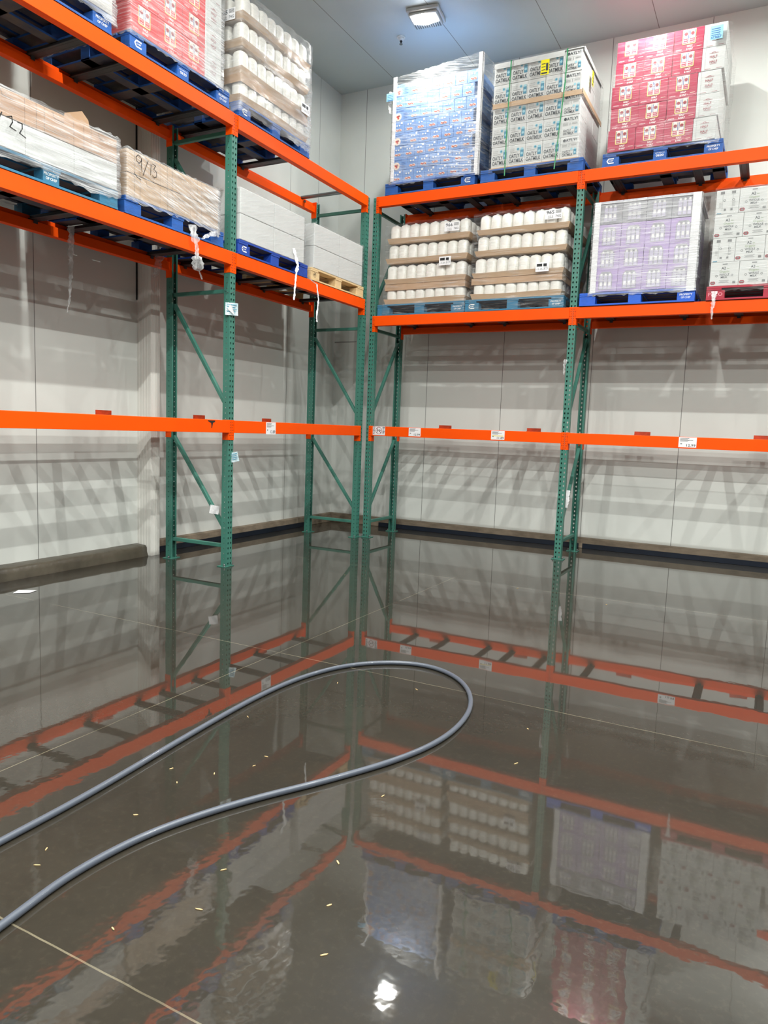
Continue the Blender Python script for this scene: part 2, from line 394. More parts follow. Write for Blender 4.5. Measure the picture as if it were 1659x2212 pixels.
# kerbs
def kerb_strip(name, pts, m_, zf, zb, axis, a0, a1, n=60, jit=.004):
    """sloping-top kerb along an axis: face at pts distance from wall"""
    bm = bmesh.new(); prof = [(pts+.012, 0), (pts, zf*.55), (pts-.004, zf), (pts-.03, (zf+zb)/2+.004), (0.0, zb)]
    rows = []
    for i in range(n+1):
        t = a0+(a1-a0)*i/n; row = []
        for k, (d, z) in enumerate(prof):
            dd = max(0.0, d+random.uniform(-jit, jit)*(k < 4)); zz = max(0, z+random.uniform(-jit, jit)*.6*(0 < k))
            row.append(bm.verts.new((t, -dd, zz) if axis == 'x' else (dd, t, zz)))
        rows.append(row)
    for i in range(n):
        for k in range(len(prof)-1): bm.faces.new((rows[i][k], rows[i+1][k], rows[i+1][k+1], rows[i][k+1])).smooth = True
    for e in (rows[0], rows[-1]):
        b0 = bm.verts.new((e[-1].co.x, e[-1].co.y, 0)); bm.faces.new(e+[b0])
    return struct(obj(name, bm, m_))
kerb_strip('baseboard_left', .15, wet_conc, .095, .117, 'y', -13.4, -3.83, 120, .005)
bm = bmesh.new(); box(bm, 0, .075, -3.69, -.075, 0, .133)
o = struct(obj('baseboard_left.001', bm, concrete, bevel=.006))
bm = bmesh.new(); box(bm, .074, .088, -3.62, -.66, .002, .062); obj('steel_guard', bm, guard, o)
bm = bmesh.new(); box(bm, 0, ROOM_X, -.075, 0, 0, .133)
o = struct(obj('baseboard_right', bm, concrete, bevel=.006))
for a, b in ((.888, 3.775), (3.824, 6.7), (6.75, 9.6)):
    bm = bmesh.new(); box(bm, a, b, -.088, -.074, .002, .062); obj('steel_guard', bm, guard, o)

# ================================================================== CEILING LIGHTS
housing = mat('light_housing', (196, 198, 196), .4); lens_m = emis('lit_lens', (255, 252, 246), 60)
def make_lamp():
    r = empty('ceiling_light')
    bm = bmesh.new(); box(bm, -.19, .19, -.17, .17, -.045, 0); box(bm, -.165, .165, -.145, .145, -.075, -.045)
    obj('housing', bm, housing, r, bevel=.012)
    bm = bmesh.new()
    for k in range(12): box(bm, -.15+k*.026, -.14+k*.026, .055, .14, -.082, -.07)
    obj('grille', bm, galv, r)
    bm = bmesh.new(); bmesh.ops.create_uvsphere(bm, u_segments=20, v_segments=10, radius=1)
    bmesh.ops.scale(bm, vec=(.135, .1, .04), verts=bm.verts); bmesh.ops.translate(bm, vec=(0, -.04, -.078), verts=bm.verts)
    for f in bm.faces: f.smooth = True
    obj('lens', bm, lens_m, r)
    ld = bpy.data.lights.new('lamp', 'AREA'); ld.shape = 'RECTANGLE'; ld.size = .08; ld.size_y = .08; ld.energy = LAMP_W; ld.color = LAMP_COL
    lo = bpy.data.objects.new('lamp_light', ld); COL.objects.link(lo); lo.parent = r; lo.location = (0, -.04, -.125)
    return r
lp = Proto(make_lamp(), 'light')
for i, x in enumerate(LX):
    for j, y in enumerate(LY):
        k = i*len(LY)+j
        lp.put((x, y+.04, CEIL), R(8) if k == 0 else 0,
               'square white ceiling light, lit, above the corner where both racks meet' if k == 0 else 'square white ceiling light in the part of the ceiling outside the frame',
               'ceiling lights in a grid')
weak = None
for o_ in [q for q in bpy.data.objects if q.type == 'LIGHT']:
    if o_.parent.location.y > -1.5 or o_.parent.location.x < 2:
        if weak is None: weak = o_.data.copy(); weak.energy = LAMP_W*EDGE_LAMP
        o_.data = weak
# sprinkler head
r = empty('sprinkler', (1.46, -1.03, CEIL)); tag(r, 'small white sprinkler head hanging from the ceiling near the light', 'sprinkler')
bm = bmesh.new(); cyl(bm, (0,0,-.012), (0,0,0), .05, 24); cyl(bm, (0,0,-.04), (0,0,-.012), .026, 20, r2_=.034); obj('cover_plate', bm, white_paint, r)
bm = bmesh.new(); cyl(bm, (0,0,-.075), (0,0,-.04), .008, 10); cyl(bm, (0,0,-.055), (0,0,-.045), .016, 12); obj('stem', bm, dark, r)
bm = bmesh.new(); cyl(bm, (0,0,-.085), (0,0,-.079), .02, 16); obj('deflector', bm, galv, r)

# ================================================================== RACKING
ZT = 4.243
def perf(bm, P, w, z0, z1, pitch, hole, ncol=1):
    """sheet with holes. P(u,z)->point; u from 0..w"""
    cw = w/ncol; n = int((z1-z0)/pitch)
    hv = {'tear': [(-.0035,-.011),(.0035,-.011),(.0075,-.002),(.0085,.005),(.005,.0115),(-.005,.0115),(-.0085,.005),(-.0075,-.002)],
          'dot': [(.0052*math.cos(a), .0052*math.sin(a)) for a in [R(-112.5+45*i) for i in range(8)]]}[hole]
    cache = {}
    def V(u, z):
        k = (round(u, 5), round(z, 5))
        if k not in cache: cache[k] = bm.verts.new(P(u, z))
        return cache[k]
    for r_ in range(n):
        a = z0+r_*pitch; b = a+pitch; zc = (a+b)/2
        for c in range(ncol):
            l = c*cw; rr = l+cw; uc = (l+rr)/2
            H = [bm.verts.new(P(uc+x, zc+z)) for x, z in hv]
            O = [V(l, a), V(rr, a), V(rr, zc), V(rr, b), V(l, b), V(l, zc)]
            bm.faces.new((O[0], O[1], H[1], H[0])); bm.faces.new((O[1], O[2], H[2], H[1])); bm.faces.new((O[2], H[3], H[2]))
            bm.faces.new((O[2], O[3], H[4], H[3])); bm.faces.new((O[3], O[4], H[5], H[4])); bm.faces.new((O[4], O[5], H[6], H[5]))
            bm.faces.new((O[5], H[7], H[6])); bm.faces.new((O[5], O[0], H[0], H[7]))
    if z0+n*pitch < z1-1e-4: bm.faces.new((V(0, z0+n*pitch), V(w, z0+n*pitch), V(w, z1), V(0, z1)))
def post_mesh():
    bm = bmesh.new(); h = .038; d = .036; z0 = .006
    perf(bm, lambda u, z: (-h+u, -d, z), .076, z0, ZT, .0508, 'tear', 2)
    perf(bm, lambda u, z: (-h, d-u, z), .072, z0, ZT, .0508, 'dot', 1)
    perf(bm, lambda u, z: (h, -d+u, z), .072, z0, ZT, .0508, 'dot', 1)
    for s in (-1, 1):
        v = [bm.verts.new(p) for p in ((s*h, d, z0), (s*(h-.018), d, z0), (s*(h-.018), d, ZT), (s*h, d, ZT))]; bm.faces.new(v)
    bmesh.ops.remove_doubles(bm, verts=bm.verts, dist=1e-5)
    return bm
_pb = post_mesh(); PM = bpy.data.meshes.new('post'); bmesh.ops.recalc_face_normals(_pb, faces=_pb.faces); _pb.to_mesh(PM); _pb.free(); PM.materials.append(green)
FD = .73
def make_frame():
    r = empty('rack_upright_frame')
    for y, rz in ((0, 0), (FD, math.pi)):
        p = bpy.data.objects.new('post', PM); COL.objects.link(p); p.parent = r; p.location = (0, y, 0); p.rotation_euler = (0,0,rz)
        s = p.modifiers.new('thickness', 'SOLIDIFY'); s.thickness = .0024; s.offset = 0
        bm = bmesh.new(); sgn = -1 if y == 0 else 1
        box(bm, -.07, .07, y-.042 if y == 0 else y-.06, y+.06 if y == 0 else y+.05, 0, .008)
        bp_ = obj('base_plate', bm, green, r, bevel=.002)
        bm = bmesh.new()
        bm.free()
        for bx in (-.055, .055):
            bm = bmesh.new(); cyl(bm, (bx, y-.02, .008), (bx, y-.02, .03), .008, 8); cyl(bm, (bx, y-.02, .008), (bx, y-.02, .012), .015, 8)
            obj('anchor_bolt', bm, galv, bp_)
    for z in (.205, 2.655, 4.09):
        bm = bmesh.new(); bar(bm, (0, .036, z), (0, FD-.036, z), .038, .036); obj('horizontal_brace', bm, green, r, bevel=.004)
    for zf, zr in ((.39, 1.26), (1.6, 2.56), (3.0, 3.94)):
        bm = bmesh.new(); bar(bm, (0, .036, zf), (0, FD-.036, zr), .038, .034); obj('diagonal_brace', bm, green, r, bevel=.004)
    return r
fp = Proto(make_frame(), 'rack frame')
XF, YC, YF, XE = 1.148, -1.222, -1.114, 1.262
LL, LR = 2.54, 2.515
RZL = math.pi/2
LL2, LR2 = 2.70, 2.60          # the two bays that run out of the picture
fp.put((XF, YC-LL, 0), RZL, 'green perforated rack frame, nearest on the left, with paper tags hanging on it', 'rack upright frames')
fp.put((XF, YC, 0), RZL, 'green perforated rack frame, far end of the left rack by the corner', 'rack upright frames')
fp.put((XF, YC-LL-LL2, 0), RZL, 'green perforated rack frame at the near end of the left rack, past the left edge', 'rack upright frames')
fp.put((XE, YF, 0), 0, 'green perforated rack frame, corner end of the right rack', 'rack upright frames')
fp.put((XE+LR, YF, 0), 0, 'green perforated rack frame in the middle of the right rack', 'rack upright frames')
fp.put((XE+LR+LR2, YF, 0), 0, 'green perforated rack frame at the right end of the right rack, past the edge', 'rack upright frames')

BH = .12
def make_beam(L, nm):
    """beam from post centre 0 to L, outer face at y=-.052 (front of post -.036); top z=0"""
    r = empty('rack_beam'); yo = -.054
    bm = bmesh.new()
    prof = [(yo, -BH), (yo, -.003), (yo+.003, 0), (yo+.03, 0), (yo+.033, -.038), (yo+.065, -.042), (yo+.065, -BH)]
    e = [[bm.verts.new((x, a, b)) for a, b in prof] for x in (.036, L-.036)]
    n = len(prof)
    for i in range(n): bm.faces.new((e[0][i], e[1][i], e[1][(i+1)%n], e[0][(i+1)%n]))
    bm.faces.new(e[0]); bm.faces.new(e[1][::-1])
    obj('beam_tube', bm, orange, r, bevel=.003)
    for x, s in ((0, 1), (L, -1)):
        bm = bmesh.new()
        a, b = sorted((x+s*.0015, x+s*.0385)); box(bm, a, b, -.0415, -.0375, -.19, .004)
        a, b = sorted((x+s*.0385, x+s*.0425)); box(bm, a, b, -.0415, .034, -.19, .004)
        c = obj('end_connector', bm, orange, r, bevel=.0012)
        bm = bmesh.new()
        for k in range(7):
            z = -.02-k*.025
            for q in ((x+s*.012,), (x+s*.028,)) if k % 2 else ((x+s*.012,),): cyl(bm, (q[0], -.0428, z), (q[0], -.0412, z), .0038, 8)
        obj('rivet', bm, dark, c)['kind'] = 'stuff'
    return r
def place_beams(proto, ox, oy, rz, z, side, bayn, lvl):
    c, s = math.cos(rz), math.sin(rz)
    P = lambda u, d: (ox+c*u-s*d, oy+s*u+c*d, z)
    g = 'orange rack beams'
    proto.put(P(0, 0), rz, f'orange front beam, {lvl} level, {bayn} bay of the {side} rack', g)
    L = proto.L
    proto.put(P(L, FD), rz+math.pi, f'orange rear beam by the wall, {lvl} level, {bayn} bay of the {side} rack', g)
bl = Proto(make_beam(LL, 'l'), 'beam'); bl.L = LL
br = Proto(make_beam(LR, 'r'), 'beam'); br.L = LR
bl2 = Proto(make_beam(LL2, 'l'), 'beam'); bl2.L = LL2
br2 = Proto(make_beam(LR2, 'r'), 'beam'); br2.L = LR2
L1, L2, L3 = 1.437, 3.008, 4.244
R1, R2_, R3_ = 1.442, 2.812, 4.248
for z, w_ in ((L1, 'lowest'), (L2, 'middle'), (L3, 'top')):
    place_beams(bl, XF, YC-LL, RZL, z, 'left', 'far', w_)
    place_beams(bl2, XF, YC-LL-LL2, RZL, z, 'left', 'near', w_)
for z, w_ in ((R1, 'lowest'), (R2_, 'middle'), (R3_, 'top')):
    place_beams(br, XE, YF, 0, z, 'right', 'corner', w_)
    place_beams(br2, XE+LR, YF, 0, z, 'right', 'outer', w_)

# crossbars
def make_cross(tube=False):
    r = empty('crossbar'); bm = bmesh.new()
    if tube:
        cyl(bm, (0, -.03, -.005), (0, FD+.03, -.005), .022, 16); m_ = galv
    else:
        box(bm, -.025, .025, -.015, FD+.015, -.038, -.004); box(bm, -.045, -.025, -.01, FD+.01, -.038, -.03); box(bm, .025, .045, -.01, FD+.01, -.038, -.03); m_ = steel
    obj('bar', bm, m_, r, bevel=.003)
    for y in (-.022, FD+.004):
        bm = bmesh.new(); box(bm, -.018, .018, y+.018 if y < 0 else y-.03, (y+.024 if y < 0 else y-.024), -.065, -.038); obj('end_hook', bm, m_, r)
    return r
cp = Proto(make_cross(), 'crossbar'); cpt = Proto(make_cross(True), 'crossbar')
def cross(F, us, lvl, side):
    for i, u in enumerate(us):
        cp.put(F.at(u, 0), F.rz, f'dark steel crossbar, {ORD[i]} from the left, {lvl} level of the {side} rack', f'crossbars across the {side} rack beams')
FLr = lambda z: Frame(XF, YC-2*LL, z, RZL)      # u=0 at y=-6.302
FRr = lambda z: Frame(XE, YF, z, 0)
yl = lambda y: y-(YC-2*LL)
cross(FLr(L1), [yl(v) for v in (-5.95, -5.42, -4.83, -4.22, -3.89, -3.4, -2.86, -2.32, -1.5)], 'lowest', 'left')
cross(FLr(L2), [yl(v) for v in (-6.1, -5.3, -4.95, -4.05, -3.6, -2.75, -2.3, -1.5)], 'middle', 'left')
cross(FLr(L3), [yl(v) for v in (-6.1, -5.3, -4.9, -3.98, -3.6, -2.72)], 'top', 'left')
cpt.put(FLr(L3).at(yl(-1.51), 0), RZL, 'grey round tube lying across the top beams by the corner', 'steel tubes')
cross(FRr(R1), [v-XE for v in (1.71, 2.17, 2.77, 3.09, 3.52, 4.1, 5.33, 5.95)], 'lowest', 'right')
cross(FRr(R2_), [v-XE for v in (1.5, 2.3, 2.75, 3.5, 4.05, 4.85, 5.4, 6.1)], 'middle', 'right')
cross(FRr(R3_), [v-XE for v in (1.66, 2.35, 2.83, 3.57, 4.08, 4.9, 5.34)], 'top', 'right')

# backstop plates on the rear beams of the lowest level
def make_plate():
    bm = bmesh.new(); box(bm, -.09, .09, -.003, .003, -.11, .048); box(bm, -.09, .09, -.035, -.003, .002, .008)
    return obj('backstop_plate', bm, rust_orange, bevel=.001)
pp = Proto(make_plate(), 'backstop plate')
for i, y in enumerate((-5.8, -4.56, -3.285, -2.09)):
    pp.put((XF-FD-.066, y, L1), RZL, f'small scuffed orange plate behind the lowest left beam, {ORD[i-1]} from the left' if i else 'small scuffed orange plate behind the lowest left beam, past the left edge', 'backstop plates')
for i, x in enumerate((1.967, 3.177, 4.48, 5.74)):
    pp.put((x, YF+FD+.066, R1), 0, f'small scuffed orange plate behind the lowest right beam, {ORD[i]} from the corner', 'backstop plates')

# signs on beams
def make_sign(price, w_, h_, note=None, safety=False):
    bm = bmesh.new(); box(bm, -w_/2, w_/2, -.0015, 0, -h_, 0); o = obj('price_sign' if not safety else 'safety_sign', bm, paper)
    p = Print(-.0022)
    if safety:
        p.ring(0, -h_*.48, h_*.42, h_*.05, ink_red); p.stroke([(-h_*.3, -h_*.2), (h_*.3, -h_*.78)], .006, ink_red)
        for sx in (-1, 1):
            p.stroke([(sx*.016, -h_*.3), (sx*.016, -h_*.6), (sx*.028, -h_*.72)], .006, ink); p.stroke([(sx*.004, -h_*.42), (sx*.03, -h_*.5)], .005, ink)
            for k in range(6): p.rect(sx*w_*.39-.016, sx*w_*.39+.016-(k % 3)*.004, -h_*(.12+k*.15), -h_*(.12+k*.15)+.007, ink)
    else:
        for k in range(4): p.rect(-w_*.42, -w_*.42+w_*(.5-.07*(k % 2)), -h_*(.14+.09*k), -h_*(.14+.09*k)+.005, ink_gray)
        p.rect(w_*.05, w_*.3, -h_*.3, -h_*.3+.004, ink_gray)
        if note: p.rect(-w_*.42, w_*.42, -h_*.62, -h_*.52, ink_yel)
        p.text(price, w_*.2, -h_*.9, h=h_*.24, w=w_*.5, m_=ink, bold=.01)
        p.rect(-w_*.4, -w_*.3, -h_*.7, -h_*.6, ink_gray)
    p.build(o)
    return o
yfb = YF-.0545
for x0, x1, price, lab, note in ((1.841, 2.004, '12.99', 'white price sign reading 12.99, beside the safety sign on the right beam', 0),
                            (2.916, 3.08, '11.89', 'white and yellow price sign reading 11.89 on the lowest right beam', 1),
                            (4.97, 5.143, '12.99', 'white price sign reading 12.99 on the outer bay of the right beam', 0)):
    o = make_sign(price, x1-x0, .104, note); o.location = ((x0+x1)/2, yfb, R1-.004); tag(o, lab, 'price sign', 'price signs on the lowest beams')
o = make_sign('13.89', .165, .125); o.location = (XF+.0545, -3.145, L1-.002); o.rotation_euler = (0, 0, RZL); tag(o, 'white price sign reading 13.89 on the lowest left beam', 'price sign', 'price signs on the lowest beams')
o = make_sign('', .175, .108, safety=True); o.location = (1.42, yfb, R1-.001); tag(o, 'white no-climbing safety sign with red crossed circle on the right beam', 'safety sign')
# chipped-paint patch on the near left beam
bm = bmesh.new()
pts = [(-.05,.0),(.05,.0),(.048,-.012),(.02,-.022),(.012,-.05),(.006,-.07),(-.002,-.07),(.0,-.045),(-.006,-.024),(-.03,-.014),(-.048,-.008)]
vv = [bm.verts.new((0, a, b)) for a, b in pts]; bm.faces.new(vv)
q = bmesh.ops.extrude_face_region(bm, geom=bm.faces[:]); bmesh.ops.translate(bm, vec=(.0008,0,0), verts=[v for v in q['geom'] if isinstance(v, bmesh.types.BMVert)])
chipspot = obj('paint_chip', bm, dark, loc=(XF+.0545, -4.06, L1-.008))

# ================================================================== PALLETS
def make_pallet(W, pm, D=1.0, block=True, marks=('C', '', 'P'), deckm=None):
    r = empty('pallet'); hw = W/2
    bm = bmesh.new()
    n = 7; bw = D/(n+1.6)
    for k in range(n):
        y = k*(D-bw)/(n-1); box(bm, -hw, hw, y, y+bw, .118, .138)
    for x in (-hw, -.07, hw-.14): box(bm, x, x+.14, 0, D, .1, .118)
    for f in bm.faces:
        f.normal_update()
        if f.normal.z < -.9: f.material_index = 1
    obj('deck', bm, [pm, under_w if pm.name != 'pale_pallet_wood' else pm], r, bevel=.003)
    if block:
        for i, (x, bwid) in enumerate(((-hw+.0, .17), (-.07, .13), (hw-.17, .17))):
            for j, y in enumerate((0.004, D/2-.05, D-.104)):
                bm = bmesh.new(); box(bm, x, x+bwid, y, y+.1, .02, .1); b = obj('block', bm, pm, r, bevel=.003)
                if j == 0 and marks[i]:
                    p = Print(y-.001); cx = x+bwid/2; mk = ink_white
                    if marks[i] == 'C':
                        p.stroke([(cx+.03, .082), (cx-.02, .084), (cx-.035, .062), (cx-.02, .04), (cx+.03, .04)], .011, mk)
                        p.text('CHEP', cx+.005, .056, h=.013, m_=mk, bold=.01)
                    elif marks[i] == 'P':
                        p.text('PROPERTY', cx, .066, w=.12, h=.02, m_=mk, bold=.01); p.text('OF CHEP', cx, .038, w=.09, h=.018, m_=mk, bold=.01)
                    elif marks[i] == '0620':
                        p.text('0620', cx, .045, w=.075, h=.022, m_=mk, bold=.01); p.text('RETURN TO', cx, .075, w=.09, h=.01, m_=mk)
                    elif marks[i] == 'PECO':
                        p.text('PECO', cx, .045, w=.13, h=.034, m_=mat('pale_pink_ink', (226, 150, 160), .6), bold=.01)
                    elif marks[i] == 'HT':
                        p.text('HT', cx-.01, .055, w=.04, h=.03, m_=ink_black, bold=.01); p.ring(cx-.01, .066, .026, .003, ink_black)
                    p.build(b, 'lettering')
    else:
        for x in (-hw, -.025, hw-.05):
            bm = bmesh.new(); box(bm, x, x+.05 if x else x+.05, 0, D, .02, .1); obj('stringer', bm, pm, r, bevel=.003)
    bm = bmesh.new()
    for y in (0, D/2-.05, D-.1): box(bm, -hw, hw, y, y+.1, .003, .02)
    for x in (-hw, -.06, hw-.12): box(bm, x, x+.12, .1, D-.1, .003, .019)
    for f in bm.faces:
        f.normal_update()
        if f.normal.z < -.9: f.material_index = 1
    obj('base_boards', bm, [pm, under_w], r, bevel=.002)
    return r
uw = None
PAL = {}
def pallet(F, u0, u1, z, pm, marks, label, key=None):
    W = 1.165
    k = (pm.name, marks)
    if k not in PAL: PAL[k] = Proto(make_pallet(W, pm, marks=marks, deckm=None), 'pallet')
    return PAL[k].put(F.at((u0+u1)/2, 0, z), F.rz, label, 'pallets on the rack beams')
FRT = 1.205
PL = lambda z, y0: Frame(FRT, y0, z, RZL)
PR = lambda z, x0, yf=-1.185: Frame(x0, yf, z, 0)
CB = ('C', '0620', 'P'); NB = ('C', '', 'P')
pg = pallet(PL(L3, -6.37), 0, 1.17, 0, blue_p, ('C', '', 'P'), 'blue pallet under the grey wrapped load, top left of the left rack')
pallet(PL(L3, -5.03), 0, 1.17, 0, blue_p, CB, 'blue pallet under the coral red cartons, top level of the left rack')
pallet(PL(L3, -3.735), 0, 1.19, 0, blue_p, ('C', '', ''), 'blue pallet under white jugs, top level of the left rack')
pallet(PL(L2, -6.32), 0, 1.17, 0, teal_p, ('', 'P', ''), 'faded teal pallet under brown cartons dated with a 22, left rack')
pallet(PL(L2, -5.085), 0, 1.165, 0, blue_p, ('', '', ''), 'blue pallet under brown cartons marked 9/13, left rack')
pallet(PL(L2, -3.67), 0, 1.1, 0, mat('deep_blue_pallet_paint', (22, 70, 168), .6, var=.4, vscale=7, bump=.15, col2=(20, 40, 110)), ('C', '', ''), 'deep blue pallet under white cartons, middle level of the left rack')
pallet(PL(L2, -2.465), 0, 1.165, 0, wood_p, ('HT', '', ''), 'pale bare wood pallet under white cartons near the corner')
pallet(PR(R3_, 1.384, -1.165), 0, 1.165, 0, blue_p, ('', '', 'C'), 'blue pallet under the sky blue cartons, top of the right rack')
pallet(PR(R3_, 2.62, -1.165), 0, 1.165, 0, blue_p, ('', '', ''), 'blue pallet under the green-strapped white cartons, top of the right rack')
pallet(PR(R3_, 3.985, -1.15), 0, 1.165, 0, blue_p, CB, 'blue pallet under the crimson cartons, top of the right rack')
pallet(PR(R2_, 1.325, -1.15), 0, 1.165, 0, teal_p, ('', '', 'P'), 'faded blue pallet under white jugs marked 966, right rack')
pallet(PR(R2_, 2.505, -1.165), 0, 1.165, 0, teal_p, ('C', '', 'P'), 'faded blue pallet under white jugs marked 965, right rack')
pallet(PR(R2_, 3.845, -1.185), 0, 1.165, 0, mat('bright_blue_pallet_paint', (24, 92, 204), .55, var=.3, vscale=7, bump=.15, col2=(20, 60, 140)), ('', '', 'P'), 'bright blue pallet under lilac cartons, right rack')
pallet(PR(R2_, 5.115, -1.185), 0, 1.165, 0, red_p, ('PECO', '', 'PECO'), 'red pallet under white whole milk cartons, right rack')
PH = .139

# ================================================================== CARTONS
def carton(name, W, D, H, m_, bevel=.004, tape=None, inset=True):
    bm = bmesh.new(); box(bm, -W/2+.001, W/2-.001, -D/2+.001, D/2-.001, 0, H-.0015); o = obj(name, bm, m_, bevel=bevel)
    return o
def stack(F, protos, cols, rows, depth_rows, base, H, D, desc, group, ends=(True, True), lean=0.0, leand=0.0, jit=.004, u0=0, rowoff=None):
    """cols: list of (proto_index, width) front row. fills front row, then only the end columns behind it"""
    for r_ in range(rows):
        u = u0+lean*r_+(rowoff[r_] if rowoff else 0); n = len(cols)
        for c, (pi, wd) in enumerate(cols):
            uc = u+wd/2; u += wd
            for k in range(depth_rows):
                if k and not (c == 0 and ends[0] or c == n-1 and ends[1]): continue
                j1, j2 = random.uniform(-jit, jit), random.uniform(-jit, jit)
                pos = F.at(uc+(j1*.3), D/2+k*D+abs(j2)+leand*r_, base+r_*H)
                if k == 0: lab = f'{desc[0]}, {ORD[c]} from left, {layer_word(r_, rows)} layer, {desc[1]}'
                else: lab = f'{desc[0]}, {ORD[k]} behind the {"left" if c == 0 else "right"} front corner, {layer_word(r_, rows)} layer, {desc[1]}'
                protos[pi].put(pos, F.rz, lab, group)

# --- film shell
def wrap(F, u0, u1, d0, d1, z0, z1, m_, label, name='stretch_wrap', amp=.006, lean=0.0, slope=0.0, nz=26, sag=0.0, taper=0.0):
    bm = bmesh.new(); per = []
    nu, nd = 34, 22
    for i in range(nu): per.append((u0+(u1-u0)*i/nu, d0))
    for i in range(nd): per.append((u1, d0+(d1-d0)*i/nd))
    for i in range(nu): per.append((u1-(u1-u0)*i/nu, d1))
    for i in range(nd): per.append((u0, d1-(d1-d0)*i/nd))
    cu, cd_ = (u0+u1)/2, (d0+d1)/2; N = len(per); rows = []
    ph = [random.uniform(0, 6.28) for _ in range(6)]
    for k in range(nz+1):
        t = k/nz; row = []
        for i, (u, d) in enumerate(per):
            a = amp*(math.sin(t*17+ph[0]+i*.21)+.7*math.sin(t*41+ph[1]-i*.37)+random.uniform(-.6, .6))
            nx_, ny_ = (0, -1) if i < nu else (1, 0) if i < nu+nd else (0, 1) if i < 2*nu+nd else (-1, 0)
            tu = (u-u0)/(u1-u0)
            z = z0+(z1+slope*(tu)-z0)*t
            if k == 0: z += random.uniform(-.012, .012)+sag*math.sin(tu*9+ph[2])
            if k == nz: z += random.uniform(-.008, .008)
            sc = 1-taper*t
            row.append(bm.verts.new((cu+(u-cu)*sc+nx_*a+lean*t, cd_+(d-cd_)*sc+ny_*a, z)))
        rows.append(row)
    for k in range(nz):
        for i in range(N):
            q = bm.faces.new((rows[k][i], rows[k][(i+1)%N], rows[k+1][(i+1)%N], rows[k+1][i])); q.smooth = True
    o = obj(name, bm, m_, loc=F.at(0, 0, 0), rz=F.rz)
    return tag(o, label, 'plastic wrap', 'stretch wrap around the pallet loads')

# ---- oat carton load (white, dark lettering) ------------------------------
OH = .2215; OW = .197; OD = .31
def oat_face():
    o = carton('carton', OW, OD, OH, wcard); p = Print(-OD/2-.0004); f = OH/.2
    p.text('OATLY', -.022, .076*f, w=.118, h=.04, m_=ink, bold=.02); p.text('OATMILK', 0, .028*f, w=.168, h=.042, m_=ink, bold=.02)
    p.text('THE ORIGINAL', -.03, .124*f, w=.09, h=.009, m_=ink)
    p.rect(.045, .083, .078*f, .145*f, ink_teal); p.poly([(.045,.145*f),(.083,.145*f),(.078,.165*f),(.05,.165*f)], ink_lt); p.disc(.064, .11*f, .014, .014, ink_lt, lift=.0003)
    p.disc(.018, .155*f, .017, .017, ink_lt); p.disc(.018, .155*f, .01, .01, ink_teal, lift=.0003)
    p.text('11-32 OZ', -.05, .158*f, w=.055, h=.01, m_=ink_gray); p.text('MILK OF OATS', -.05, .142*f, w=.055, h=.008, m_=ink_gray)
    p.rect(-OW/2+.004, OW/2-.004, .018, .0195, ink_gray)
    p.build(o); return o
def oat_end():
    o = carton('carton', OW, OD, OH, wcard); p = Print(-OD/2-.0004)
    p.disc(-.055, .184, .0155, .0155, ink); p.text('ATLY!', .018, .170, w=.118, h=.029, m_=ink, bold=.02)
    p.rect(-OW/2+.003, OW/2-.003, .150, .1512, ink_gray); p.rect(-.004, -.001, .115, .145, ink)
    for k in range(4): p.rect(-.08, -.022, .118+k*.007, .1205+k*.007, ink_gray)
    for k in range(3): p.rect(.02, .078, .127+k*.006, .129+k*.006, ink_gray)
    p.text('OATLY', -.03, .055, w=.085, h=.026, m_=ink, bold=.02); p.text('OATMILK', -.016, .022, w=.115, h=.027, m_=ink, bold=.02)
    p.rect(.05, .08, .03, .085, ink_teal); p.poly([(.05,.085),(.08,.085),(.076,.099),(.054,.099)], ink_lt); p.disc(.027, .09, .013, .013, ink_lt); p.disc(.065, .055, .01, .01, ink_lt, lift=.0003)
    p.build(o); return o
of, oe = Proto(oat_face(), 'carton'), Proto(oat_end(), 'carton')
F = PR(R3_+PH, 2.735, -1.155)
stack(F, [of, oe], [(0, OW)]*4+[(1, OW)], 5, 3, .012, OH, OD, ('white oat drink carton', 'green-strapped load'), 'oat drink cartons', lean=-.002)
o = obj('slip_sheet', (lambda b: (box(b, -.01, 1.0, -.008, .95, 0, .01), b)[1])(bmesh.new()), card, loc=F.at(0,0,0), rz=0); tag(o, 'white edged sheet between pallet and green-strapped cartons', 'slip sheet')
bm = bmesh.new()
for y in (-.006,): box(bm, -.012, 1.0, -.01, -.006, .648, .7)
box(bm, .994, 1.0, -.01, .95, .66, .71)
box(bm, -.012, -.006, -.01, .95, .66, .71)
tag(obj('tray_lip', bm, card, loc=F.at(0,0,0)), 'brown cardboard tray lip around the middle of the green-strapped load', 'cardboard tray')
bm = bmesh.new(); box(bm, -.006, .995, -.006, .94, 1.121, 1.13); box(bm, -.008, .78, -.009, -.005, 1.07, 1.127)
box(bm, .988, .994, -.006, .94, 1.09, 1.13)
tag(obj('top_sheet', bm, wcard, loc=F.at(0,0,0)), 'white cardboard cap on top of the green-strapped load', 'cardboard cap')
for i, u in enumerate((.175, .80)):
    bm = bmesh.new(); w_ = .012; off = [0, 0] if i == 0 else [-.06, .0]
    P_ = [(u+off[0], -.014, -.09), (u+off[0]*.4, -.016, .4), (u+.005, -.015, .8), (u+.01, -.014, 1.135), (u+.01, .9, 1.135)]
    for a, b in zip(P_, P_[1:]): bar(bm, a, b, w_, .0015, upv=(0, 1, 0) if a[2] != b[2] else (0, 0, 1))
    tag(obj('packing_strap', bm, strapm, loc=F.at(0,0,0)), f'green plastic strap down the {"left" if i == 0 else "right"} side of the white carton load', 'strap', 'green straps')
